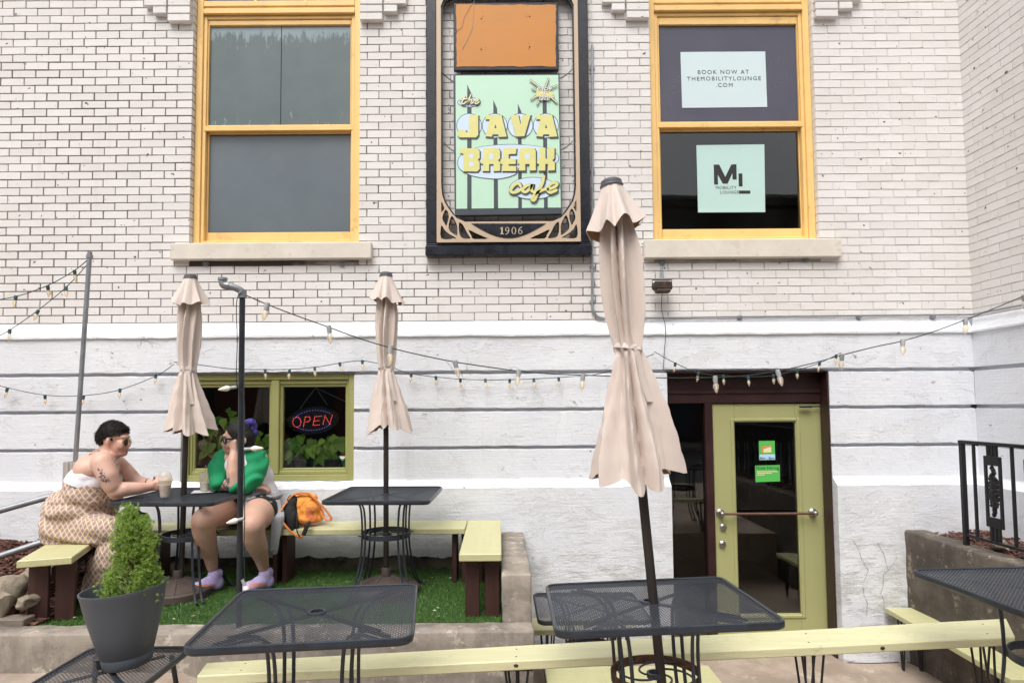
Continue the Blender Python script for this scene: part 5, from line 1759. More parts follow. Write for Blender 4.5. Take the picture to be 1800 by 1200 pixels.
def bulb_mesh(kind):
    mb = MB()
    if kind == 'small':
        mb.lathe([(.0,.008),(.011,.006),(.012,-.012),(.010,-.028),(.0,-.028)], 12, 0)
        mb.lathe([(.008,-.028),(.0125,-.040),(.0125,-.050),(.008,-.066),(.002,-.080),(0,-.082)], 14, 1)
        mb.tube([(0,0,-.034),(0,0,-.060)], .0022, 5, 2)
        return mb.mesh('bulb', [M_SOCKG, M_BGLASS, M_FIL])
    if kind == 'large':
        mb.lathe([(.0,.012),(.015,.010),(.0165,-.012),(.014,-.038),(0,-.038)], 14, 0)
        mb.lathe([(.012,-.038),(.019,-.055),(.020,-.068),(.013,-.092),(.003,-.110),(0,-.112)], 16, 1)
        mb.tube([(0,0,-.05),(.004,0,-.07),(0,0,-.085)], .0022, 5, 2)
        return mb.mesh('bulb', [M_SOCKW, M_BCLEAR, M_FIL])
    mb.lathe([(.0,.01),(.014,.010),(.014,-.045),(0,-.045)], 14, 0)
    mb.lathe([(.013,-.045),(.022,-.062),(.025,-.075),(.016,-.115),(.004,-.145),(0,-.147)], 16, 1)
    return mb.mesh('bulb', [M_SOCKW, M_CERAM, M_FIL])
BMESH = {k: bulb_mesh(k) for k in ('small','large','frosted')}
def string(cordpts, bulbs, kind, label, r=.003, rots=None, seed=1, slack=None):
    rr = random.Random(seed)
    o = empty('string_lights', cordpts[0], label, 'string lights', 'light strings over the patio')
    off = V(cordpts[0])
    mb = MB(); mb.tube([V(p)-off for p in smooth2([tuple(p) for p in cordpts], 8)], r, 6); mb.build('cord', [M_CORD], o)
    for i, p in enumerate(bulbs):
        b = bpy.data.objects.new('bulb', BMESH[kind]); COL.objects.link(b); b.parent = o
        b.location = V(p)-off
        if kind == 'frosted': b.scale = (.72,.72,.74)
        b.rotation_euler = rots[i] if rots else (rr.uniform(-.15,.15), rr.uniform(-.3,.3), rr.uniform(0,6))
    return o
Yw = -.11
pa = [(-30,770),(10,780),(78,694),(150,700),(210,686),(275,665),(303,648)]
string([P(-40,766,Yw),P(10,680,Yw),P(78,694,Yw),P(145,695,Yw),P(210,685,Yw),P(275,660,Yw),P(305,640,Yw)] if 0 else
       [P(-60,660,Yw),P(0,678,Yw),P(78,694,Yw),P(145,695,Yw),P(210,685,Yw),P(275,660,Yw),P(306,640,Yw)],
       [P(13,683,Yw),P(79,695,Yw),P(147,696,Yw),P(211,684,Yw),P(274,659,Yw)], 'small', 'light string with green sockets sagging across the white wall at the far left', seed=2)
string([P(306,636,Yw),P(350,641,Yw),P(396,647,Yw),P(432,649,Yw),P(505,649,Yw),P(555,645,Yw),P(598,638,Yw),P(634,634,Yw),P(680,642,Yw),P(725,657,Yw),P(810,666,Yw),P(900,667,Yw),P(1000,662,Yw),P(1060,655,Yw),P(1150,622,Yw)],
       [P(466,650,Yw),P(509,650,Yw),P(553,646,Yw),P(597,638,Yw),P(637,634,Yw),P(723,657,Yw),P(766,662,Yw),P(809,666,Yw),P(853,667,Yw),P(896,667,Yw),P(938,666,Yw),P(982,664,Yw)], 'small', 'light string with green sockets along the top of the basement window', seed=3)
string([P(1150,618,Yw),P(1185,637,Yw),P(1228,655,Yw),P(1272,660,Yw),P(1315,662,Yw),P(1358,660,Yw),P(1402,650,Yw),P(1442,637,Yw),P(1478,620,Yw)],
       [P(1187,638,Yw),P(1228,655,Yw),P(1271,660,Yw),P(1315,662,Yw),P(1359,659,Yw),P(1401,650,Yw),P(1441,637,Yw),P(1470,624,Yw)], 'small', 'light string with green sockets sagging across the top of the green door', seed=4)
def D(px, py, Y): return P(px,py,Y)
string([D(158,453,-.80),D(130,476,-.86),D(83,502,-.94),D(28,521,-1.0),D(-30,530,-1.05)], [D(131,476,-.86),D(84,503,-.94),D(28,521,-1.0)], 'small', 'upper of two light strings running left from the leaning grey pole', seed=5)
string([D(158,460,-.80),D(116,505,-.78),D(67,545,-.75),D(17,580,-.72),D(-30,605,-.7)], [D(116,505,-.78),D(67,546,-.75),D(17,580,-.72)], 'small', 'lower of two light strings running left from the leaning grey pole', seed=6)
def yl(px): return -1.44 + (px-430)/1370*.75
w2 = [(428,517),(470,535),(522,555),(578,575),(630,594),(686,611),(740,624),(800,636),(860,645),(912,652),(970,657),(1025,659),(1100,662),(1180,664),(1257,663),(1310,660),(1367,652),(1425,639),(1480,624),(1540,609),(1587,599),(1640,583),(1697,562),(1750,541),(1800,520),(1850,497)]
string([P(a,b,yl(a)) for a,b in w2], [P(a,b,yl(a)) for a,b in w2 if a in (470,578,686,800,912,1025,1257,1367,1480,1587,1697,1800)], 'large', 'long string of clear bulbs with pale sockets from the pipe pole to the right wall', r=.0035, seed=7)
pb = lambda px,py: P(px,py,-1.47)
string([pb(427,512),pb(416,530),pb(417,600),pb(416,672),pb(429,700),pb(429,800),pb(430,905),pb(429,960),pb(430,1020)],
       [pb(414,680),pb(432,789),pb(428,911),pb(427,1020)], 'frosted', 'string of pale frosted bulbs hanging down the black pipe pole', r=.0028,
       rots=[(0,PI/2-.15,0),(0,-PI/2-.05,0),(0,PI/2-.25,0),(0,.4,PI)], seed=8)
b_ = bpy.data.objects.new('bulb', BMESH['small'])
# ================================================================== people
def prim_mesh(prims):
    mb = MB()
    for p in prims:
        if p[0] == 'e':
            mb.ellipsoid(p[1], p[2], 0, 24, 16, rot=(p[3] if len(p) > 3 else None))
        else:                                   # chain of (point, radius)
            ch = p[1]
            pts = [V(c[0]) for c in ch]; rs = [c[1] for c in ch]
            for i in range(len(pts)-1):
                a, b = pts[i], pts[i+1]
                L = (b-a).length
                if L < 1e-4: continue
                mb.tube([a, a.lerp(b,.5), b], [rs[i], (rs[i]+rs[i+1])/2, rs[i+1]], 18)
            for c, r in zip(pts, rs): mb.ellipsoid(c, (r,r,r), 0, 18, 12)
    return mb
def blob(prims, voxel=.007, smooth=8, name='body'):
    me = prim_mesh(prims).mesh('tmp', [])
    o = bpy.data.objects.new('tmp', me); COL.objects.link(o)
    m = o.modifiers.new('r', 'REMESH'); m.mode = 'VOXEL'; m.voxel_size = voxel; m.use_smooth_shade = True
    if smooth:
        s = o.modifiers.new('s', 'SMOOTH'); s.factor = .5; s.iterations = smooth
    bpy.context.view_layer.update()
    out = bpy.data.meshes.new_from_object(o.evaluated_get(bpy.context.evaluated_depsgraph_get()))
    out.name = name
    bpy.data.objects.remove(o); bpy.data.meshes.remove(me)
    for p in out.polygons: p.use_smooth = True
    return out
def clip(me, planes):
    """planes: (point, normal): the side the normal points to is cut away"""
    bm = bmesh.new(); bm.from_mesh(me)
    for co, no in planes:
        bmesh.ops.bisect_plane(bm, geom=bm.verts[:]+bm.edges[:]+bm.faces[:], plane_co=V(co), plane_no=V(no), clear_outer=True)
    for f in bm.faces: f.smooth = True
    bm.to_mesh(me); bm.free()
    return me
def displace(me, fn):
    me.update()
    nr = [v.normal.copy() for v in me.vertices]
    for v, n in zip(me.vertices, nr): v.co += n*fn(v.co)
    me.update()
def thicken(me, t):
    bm = bmesh.new(); bm.from_mesh(me)
    bm.normal_update()
    vs = bm.verts[:]; fs = bm.faces[:]; be = [e for e in bm.edges if e.is_boundary]
    dup = {v: bm.verts.new(v.co - v.normal*abs(t)) for v in vs}
    for f in fs:
        bm.faces.new([dup[v] for v in reversed(f.verts)])
    for e in be:
        a, b = e.verts
        lp = e.link_loops[0]
        if lp.vert is not a: a, b = b, a
        bm.faces.new([b, a, dup[a], dup[b]])
    for f in bm.faces: f.smooth = True
    bm.to_mesh(me); bm.free(); return me
def paint(me, idx, pred):
    for p in me.polygons:
        if pred(p.center, p.normal): p.material_index = idx
def hand(w, k, n, side, curl, spread=1.0, thumb=(.6,.6,.3), s=1.0):
    """w wrist, k knuckle direction, n the way the palm faces, side=+-1 where the thumb sits"""
    d = V(k).normalized(); n = V(n); n = (n-d*n.dot(d)).normalized(); sd = d.cross(n)*side
    w = V(w); pr = []
    offs = [.030,.010,-.010,-.028]; lens = [.068,.076,.070,.054]
    for o, L in zip(offs, lens):
        kn = w+d*.085*s+sd*o*s
        pr.append(('c', [(w+sd*o*.5*s, .017*s), (kn, .0125*s)]))
        ch = [(kn, .0115*s)]; p = kn; dd = d.copy()
        ax = d.cross(n)
        for q, f in enumerate((.45,.31,.24)):
            dd = Matrix.Rotation(curl[q], 3, ax) @ dd
            dd = (dd+sd*o*spread*1.2).normalized()
            p = p+dd*L*f*s*1.15; ch.append((p, (.0100,.0092,.0082)[q]*s))
        pr.append(('c', ch))
    t0 = w+d*.025*s+sd*.022*s
    td = (sd*thumb[0]+d*thumb[1]+n*thumb[2]).normalized()
    t1 = t0+td*.035*s; t2 = t1+(td+d*.5+n*.3).normalized()*.028*s; t3 = t2+(td*.5+d+n*.5).normalized()*.022*s
    pr.append(('c', [(t0,.017*s),(t1,.0125*s),(t2,.0105*s),(t3,.0085*s)]))
    return pr
def skin_mat(name, c, red):
    m, t, b = nt(name)
    vec = coord(t, 'Object')
    n1 = noisetex(t, vec, 9, 4)
    cc = ramp(t, n1, [(.35, c), (.7, red)])
    n2 = noisetex(t, vec, 60, 3)
    cc = mixc(t, ramp(t, n2, [(.5,(0,0,0)),(.75,(.25,.25,.25))]), cc, tuple(x*.75 for x in c))
    t.links.new(cc, b.inputs['Base Color'])
    setin(b, Roughness=.48, Specular_IOR_Level=.4)
    b.inputs['Subsurface Weight'].default_value = .12
    b.inputs['Subsurface Radius'].default_value = (.012,.005,.003)
    bump(t, b, noisetex(t, vec, 140, 3), .12, .003)
    return m
M_SKIN1 = skin_mat('fair_skin', (.66,.43,.34), (.66,.37,.29))
M_SKIN2 = skin_mat('tan_skin', (.57,.365,.28), (.58,.33,.25))
M_LIP = plain('lips', (.38,.14,.12), .4)
M_INKT = mat('tattoo_ink', (.13,.11,.12), .5, 0, .4, 40)
def hair_mat(name, c):
    m, t, b = nt(name)
    vec = coord(t, 'Object', (30,90,40)); n = noisetex(t, vec, 1.6, 6, .65)
    t.links.new(ramp(t, n, [(.3,tuple(x*.5 for x in c)),(.7,tuple(x*1.8 for x in c))]), b.inputs['Base Color'])
    setin(b, Roughness=.6, Specular_IOR_Level=.25); bump(t, b, n, .8, .006); return m
M_HAIR1 = hair_mat('dark_brown_hair', (.010,.007,.006))
M_HAIR2 = hair_mat('black_hair', (.009,.008,.008))
M_GOLD = plain('gold_wire', (.65,.45,.22), .3, .9)
M_LENSB = plain('brown_lens', (.06,.035,.022), .12)
M_LENSM = plain('blue_mirror_lens', (.03,.16,.30), .08, .6)
M_BLKP = plain('black_plastic', (.012,.012,.013), .3)
M_WCLOTH = mat('white_cotton', (.74,.73,.78), .85, 0, .03, 6, .3, 120)
M_GREEN = mat('green_jersey', (.005,.27,.105), .8, 0, .06, 8, .25, 160)
M_BLKC = mat('black_cotton', (.010,.010,.011), .85, 0, .2, 9, .25, 120)
M_GREYC = mat('grey_fleece', (.33,.33,.35), .95, 0, .08, 9, .4, 120)
def lattice():
    m, t, b = nt('diamond_print_fabric')
    geo = t.nodes.new('ShaderNodeNewGeometry')
    vec0 = coord(t, 'Object')
    wv = t.nodes.new('ShaderNodeVectorMath'); wv.operation = 'MULTIPLY_ADD'
    nz = N(t, 'ShaderNodeTexNoise'); nz.inputs['Scale'].default_value = 7; t.links.new(vec0, nz.inputs['Vector'])
    t.links.new(nz.outputs['Color'], wv.inputs[0]); wv.inputs[1].default_value = (.03,.03,.03); t.links.new(vec0, wv.inputs[2])
    s = t.nodes.new('ShaderNodeSeparateXYZ'); t.links.new(wv.outputs[0], s.inputs[0])
    ns = t.nodes.new('ShaderNodeSeparateXYZ'); t.links.new(geo.outputs['Normal'], ns.inputs[0])
    anx = math_(t,'ABSOLUTE',ns.outputs['X']); any_ = math_(t,'ABSOLUTE',ns.outputs['Y']); anz = math_(t,'ABSOLUTE',ns.outputs['Z'])
    isx = math_(t,'GREATER_THAN', anx, math_(t,'MAXIMUM', math_(t,'MULTIPLY',any_,1.6), anz))
    isz = math_(t,'GREATER_THAN', anz, math_(t,'MAXIMUM', math_(t,'MULTIPLY',any_,1.6), math_(t,'ADD',anx,.0)))
    def sel(f, a, b_):
        return math_(t,'ADD', math_(t,'MULTIPLY',f,a), math_(t,'MULTIPLY',math_(t,'SUBTRACT',1.0,f),b_))
    u = sel(isx, s.outputs['Y'], s.outputs['X']); v = sel(isz, s.outputs['Y'], s.outputs['Z'])
    K = 27.0
    a = math_(t,'ADD', math_(t,'MULTIPLY',u,K), math_(t,'MULTIPLY',v,K*.72))
    c = math_(t,'SUBTRACT', math_(t,'MULTIPLY',u,K), math_(t,'MULTIPLY',v,K*.72))
    fa, fc = math_(t,'FRACT',a), math_(t,'FRACT',c)
    da = math_(t,'ABSOLUTE',math_(t,'SUBTRACT',fa,.5)); dc = math_(t,'ABSOLUTE',math_(t,'SUBTRACT',fc,.5))
    line = math_(t,'GREATER_THAN', math_(t,'MAXIMUM',da,dc), .428)
    motif = math_(t,'LESS_THAN', math_(t,'ADD',da,dc), .30)
    dot = math_(t,'LESS_THAN', math_(t,'ADD',da,dc), .10)
    ck = math_(t,'FRACT', math_(t,'MULTIPLY', math_(t,'ADD',math_(t,'FLOOR',a),math_(t,'FLOOR',c)), .5))
    base = mixc(t, math_(t,'GREATER_THAN',ck,.25), (.43,.29,.215), (.38,.26,.235))
    base = mixc(t, motif, base, (.28,.215,.27)); base = mixc(t, dot, base, (.42,.25,.14))
    base = mixc(t, line, base, (.72,.60,.40))
    t.links.new(base, b.inputs['Base Color']); setin(b, Roughness=.85)
    bump(t, b, noisetex(t, vec0, 18, 4), .35, .012)
    return m
M_LATTICE = lattice()
def shoe(root, toe, heel, z0, mats, names=('shoe','sole'), laces=True):
    """toe, heel on the ground; builds upper + sole as clothing parts"""
    toe, heel = V((toe[0],toe[1],z0)), V((heel[0],heel[1],z0))
    d = (toe-heel); L = d.length; d.normalize(); s = V((-d.y,d.x,0)); up = V((0,0,1))
    ang = math.atan2(d.y,d.x)
    def at(f, z, y=0): return heel+d*f*L+up*z+s*y
    R_ = (0,0,ang)
    pr = [('e',at(.14,.055),(.048,.042,.055),R_),('e',at(.36,.062),(.075,.044,.052),R_),('e',at(.62,.050),(.075,.050,.042),R_),('e',at(.85,.042),(.045,.045,.034),R_),
          ('c',[(at(.20,.07),.042),(at(.22,.118),.046)]),('e',at(.06,.12),(.016,.03,.035),R_)]
    me = blob(pr, .006, 5, names[0]); me.materials.append(mats[0]); me.materials.append(mats[2]); me.materials.append(M_WPRINT)
    def pred(c, n):
        q = c-heel; f = q.dot(d)/L; y = q.dot(s); z = q.z
        return .28 < f < .75 and abs(z-.050-(f-.3)*.05) < .011
    paint(me, 1, pred)
    up_o = put(names[0], me, root, True)
    mb = MB(); loop = []
    for k in range(28):
        a = 2*PI*k/28; f = .5+.5*math.cos(a); w = .042+.013*math.exp(-((f-.72)/.25)**2)
        loop.append((f*L*1.04-.02*L, math.sin(a)*w*(1 if abs(math.sin(a))>.3 else .95)))
    M = Matrix.Translation(heel) @ Matrix.Rotation(ang,4,'Z')
    n = len(loop); vs = []
    for (z, g) in ((0,.92),(.006,1.0),(.026,1.03),(.034,.96)):
        for (x, y) in loop: vs.append((L/2+(x-L/2)*g, y*g, z+(.012*max(0,(x/L-.8)/.2) if z < .02 else .006*max(0,(.25-x/L)/.25))))
    fs = [(r*n+k, r*n+(k+1)%n, (r+1)*n+(k+1)%n, (r+1)*n+k) for r in range(3) for k in range(n)]
    mb.add(vs, fs, 0, True, M); mb.add(vs[:n], [tuple(reversed(range(n)))], 1, False, M); mb.add(vs[3*n:], [tuple(range(n))], 0, False, M)
    o = mb.build(names[1], [mats[1], mats[2]], None); o.parent = up_o; o.matrix_parent_inverse = up_o.matrix_world.inverted()
    if laces:
        mb = MB()
        for k in range(5):
            f = .34+.06*k; zz = .120-.012*k
            mb.tube([at(f,zz-.014,-.028),at(f+.02,zz+.002,0),at(f,zz-.014,.028)], .0035, 5)
        o = mb.build('lace', [M_BLKP if mats[0] is None else mats[3]], None); o.parent = up_o; o.matrix_parent_inverse = up_o.matrix_world.inverted()
    return up_o

def strands(me, crown, flow, n, L, root, m):
    """short locks lying over a hair surface, combed away from the crown"""
    r = random.Random(9); ps = [p for p in me.polygons]; vs, fs = [], []
    me.update()
    for i in range(n):
        p = ps[r.randrange(len(ps))]; c = p.center; nn = p.normal
        d = (c-crown); d = (d-nn*d.dot(nn)); 
        if d.length < 1e-4: continue
        d = (d.normalized()+flow*.5+V((r.uniform(-.5,.5),r.uniform(-.5,.5),r.uniform(-.5,.3)))).normalized()
        d = (d-nn*d.dot(nn)*.8).normalized(); s = nn.cross(d)*r.uniform(.0014,.003); l = L*r.uniform(.6,1.3)
        b = len(vs); vs += [c-s,c+s,c+d*l*.6+nn*.006+s*.6,c+d*l*.6+nn*.006-s*.6,c+d*l+nn*r.uniform(-.001,.006)]
        fs += [(b,b+1,b+2,b+3),(b+3,b+2,b+4)]
    mb = MB(); mb.add(vs, fs, 0, True)
    return mb.build('hair_locks', [m], root, world=True)
# ------------------------------------------------------------------ woman in the patterned jumpsuit
def woman_left():
    q = lambda a, b, Y: P(60+a/4, 730+b/4, Y)
    root = empty('person', (-2.76,-.80,SZ), 'person in a diamond patterned strappy jumpsuit with cropped dark hair holding an iced coffee', 'person')
    bpy.context.view_layer.update()
    YC = -.78
    wrist_n, wrist_f = q(815,502,-.80), q(832,480,-.68)
    body = [
     ('e', q(556,140,YC), (.098,.078,.104)), ('e', q(598,205,YC), (.068,.060,.082)), ('e', q(612,262,YC), (.044,.040,.030)), ('e', q(628,268,YC), (.026,.026,.022)),
     ('e', q(560,268,YC), (.060,.055,.042)),
     ('e', q(640,150,YC), (.026,.052,.016)),                                                     # brow
     ('c', [(q(650,168,YC),.011),(q(664,200,YC),.0125),(q(670,212,YC),.0115)]), ('e', q(655,216,YC), (.012,.018,.008)),   # nose
     ('e', q(640,238,YC), (.013,.020,.008)), ('e', q(638,251,YC), (.014,.019,.008)),             # lips
     ('e', q(612,205,-.825), (.034,.024,.036)), ('e', q(612,205,-.735), (.034,.024,.036)),
     ('e', q(517,180,-.856), (.019,.010,.031)), ('e', q(519,172,-.864), (.012,.007,.014)), ('e', q(517,180,-.704), (.019,.010,.031)),
     ('c', [(q(530,215,YC),.062),(q(505,290,YC),.068),(q(480,360,YC),.10)]),
     ('c', [(q(478,332,-.92),.070),(q(490,325,YC),.09),(q(540,335,-.62),.072)]),
     ('e', q(440,375,YC), (.125,.18,.125)), ('e', q(405,480,YC), (.150,.19,.145)), ('e', q(470,470,YC), (.10,.17,.10)),
     ('e', q(350,620,YC), (.165,.17,.15)), ('e', q(300,780,YC), (.145,.17,.10)),
     # near arm
     ('c', [(q(478,335,-.95),.074),(q(520,420,-.965),.066),(q(548,490,-.95),.060),(q(574,533,-.92),.052)]),
     ('c', [(q(572,533,-.93),.055),(q(640,518,-.91),.052),(q(735,512,-.86),.043),(wrist_n,.031)]),
     # far arm
     ('c', [(q(570,340,-.60),.072),(q(640,400,-.57),.066),(q(712,462,-.60),.052)]),
     ('c', [(q(712,462,-.60),.050),(q(770,475,-.65),.043),(wrist_f,.030)]),
     # legs under the cloth
     ('c', [(q(320,800,-.88),.085),(q(690,800,-.90),.075)]), ('c', [(q(320,800,-.68),.085),(q(690,790,-.64),.075)]),
     ('c', [(q(690,800,-.90),.07),(q(560,1270,-.88),.04)]), ('c', [(q(690,790,-.64),.07),(q(560,1250,-.68),.04)]),
    ]
    cup = q(922,500,-.78)
    body += hand(wrist_n, (.75,.55,.10), (.35,1,.1), 1, (.35,.6,.5), thumb=(.5,.55,.5))
    body += hand(wrist_f, (.85,-.35,.06), (.3,-1,.1), -1, (.35,.6,.5), thumb=(.5,.55,.5))
    me = blob(body, .0065, 6)
    for mm in (M_SKIN1, M_LIP, M_INKT): me.materials.append(mm)
    lip1, lip2 = q(648,238,YC), q(646,251,YC)
    paint(me, 1, lambda c, n: min((c-lip1).length, (c-lip2).length) < .015 and n.x > .1)
    tats = [(q(425,385,-1.06),.010),(q(448,388,-1.06),.010),(q(455,420,-1.06),.020),(q(462,450,-1.06),.022),(q(490,462,-1.05),.016),(q(440,432,-1.06),.010),(q(500,468,-1.05),.009)]
    def tp(c, n):
        if n.y > -.2: return False
        for (t_, r_) in tats:
            dd = math.hypot(c.x-t_.x, c.z-t_.z)
            if dd < r_ and mnoise.noise(c*120) > -.12: return True
        return False
    paint(me, 2, tp)
    put('body', me, root, True)
    # jumpsuit
    dress = [
     ('e', q(405,490,YC), (.162,.202,.152)), ('e', q(470,485,YC), (.108,.185,.105)), ('e', q(400,560,YC), (.185,.215,.14)),
     ('e', q(330,640,YC), (.225,.235,.165)), ('e', q(420,640,YC), (.135,.21,.14)), ('e', q(280,770,YC), (.195,.245,.165)), ('e', q(270,840,YC), (.165,.235,.075)),
     ('c', [(q(280,800,-.90),.115),(q(480,805,-.92),.110),(q(690,810,-.90),.098)]), ('c', [(q(280,800,-.66),.125),(q(690,795,-.64),.10)]),
     ('e', q(440,790,-.79), (.22,.13,.09)),
     ('c', [(q(690,812,-.90),.100),(q(600,930,-.90),.118),(q(510,1060,-.89),.122),(q(490,1200,-.88),.128),(q(480,1235,-.88),.128)]),
     ('c', [(q(690,800,-.64),.100),(q(660,950,-.64),.118),(q(600,1100,-.66),.122),(q(570,1235,-.68),.125)]),
    ]
    dm = blob(dress, .009, 9, 'jumpsuit')
    def folds(c):
        z = c.z
        f = .010*math.sin(z*42+mnoise.noise(c*5)*5+c.x*14)*(1 if .98 < z < 1.25 else .25)
        return f + .010*mnoise.noise((c.x*10,c.y*10,c.z*14)) + .005*mnoise.noise(c*30)
    displace(dm, folds)
    pa_, pb_ = q(240,445,-.95), q(470,520,-.95)
    dxy = (pb_-pa_)
    dm = clip(dm, [(pa_, V((-dxy.z,0,dxy.x))), ((0,0,TZ+.045), (0,0,-1))])
    thicken(dm, -.006)
    dm.materials.append(M_LATTICE)
    put('jumpsuit', dm, root, True)
    bt = blob([('e', q(405,480,YC), (.161,.202,.155)), ('e', q(470,470,YC), (.111,.183,.107)),('e', q(440,420,YC), (.133,.188,.10))], .008, 6, 'bandeau_top')
    p1, p2 = q(285,385,-.95), q(470,465,-.95); d1 = p2-p1
    p3, p4 = q(240,480,-.95), q(470,550,-.95); d2 = p4-p3
    bt = clip(bt, [(p1, V((-d1.z,0,d1.x))), (p3, V((d2.z,0,-d2.x)))])
    bt.materials.append(M_WCLOTH); thicken(bt, -.004)
    put('bandeau_top', bt, root, True)
    mb = MB()
    mb.tube(smooth2([tuple(q(*a)) for a in ((262,425,-.90),(290,382,-.90),(345,320,-.88),(405,258,-.86),(455,243,-.845))],5), .005, 6)
    mb.tube(smooth2([tuple(q(*a)) for a in ((455,243,-.845),(520,268,-.85),(565,310,-.86),(592,370,-.86),(585,430,-.87))],5), .0055, 6)
    mb.tube(smooth2([tuple(q(*a)) for a in ((262,425,-.70),(320,340,-.70),(420,250,-.71),(500,262,-.71),(585,330,-.72),(600,400,-.74))],5), .005, 6)
    mb.build('shoulder_strap', [M_LATTICE], root, world=True)
    # hair
    hp = [('e', q(552,134,YC), (.104,.084,.103)), ('e', q(606,96,YC), (.050,.064,.030)), ('e', q(515,150,YC), (.074,.083,.082))]
    hm = blob(hp, .006, 5, 'hair')
    displace(hm, lambda c: .0035*mnoise.noise((c.x*26,c.y*30,c.z*22))+.003*mnoise.noise(c*80))
    a, b = q(690,104,YC), q(540,163,YC); dd = b-a
    c1, c2 = q(540,163,YC), q(438,222,YC); de = c2-c1
    hm = clip(hm, [(a, V((-dd.z,0,dd.x))*1.0), ] )
    hm.materials.append(M_HAIR1)
    strands(hm, q(520,70,YC), V((1,0,-.25)), 1500, .020, root, M_HAIR1)
    put('hair', hm, root, True)
    sb = blob([('e', q(506,168,YC), (.058,.078,.050)),('c',[(q(478,185,-.83),.026),(q(468,208,-.81),.014)]),('c',[(q(543,160,-.852),.010),(q(548,178,-.850),.006)])], .005, 4, 'hair')
    displace(sb, lambda c: .004*mnoise.noise(c*50))
    sb.materials.append(M_HAIR1); put('hair', sb, root, True)
    # sunglasses
    g = MB()
    for Y, lx in ((-.838,642),(-.748,664)):
        c = q(lx,187,Y)
        g.ellipsoid(c, (.008,.025,.027), 0, 16, 10, rot=(0,-.12,-.25 if Y < YC else .1))
        ring_ = [V((c.x+.003,c.y+.027*math.cos(t*PI/10),c.z+.029*math.sin(t*PI/10))) for t in range(20)]
        g.tube(ring_, .0025, 6, 1, closed=True)
    g.tube([q(654,178,-.812),q(668,176,-.79),q(668,178,-.774)], .0025, 6, 1)
    g.tube([q(634,172,-.862),q(590,164,-.866),q(540,157,-.868),q(522,160,-.862)], .0026, 6, 1)
    g.build('sunglasses', [M_LENSB, M_GOLD], root, world=True)
    w_ = MB(); c = q(800,478,-.665)
    w_.tube([c+V((0,.035*math.cos(t*PI/8),.035*math.sin(t*PI/8))) for t in range(16)], .006, 6, closed=True, flat=.5)
    w_.build('wristband', [M_BLKP], root, world=True)
    for y in (-.90,-.66):
        x = q(540,1240,-.88).x
        shoe(root, (x+.16,y), (x-.09,y), TZ+.004, (M_BLKC, M_BLKP, M_BLKP, M_BLKP), ('shoe','sole'), False)
woman_left()

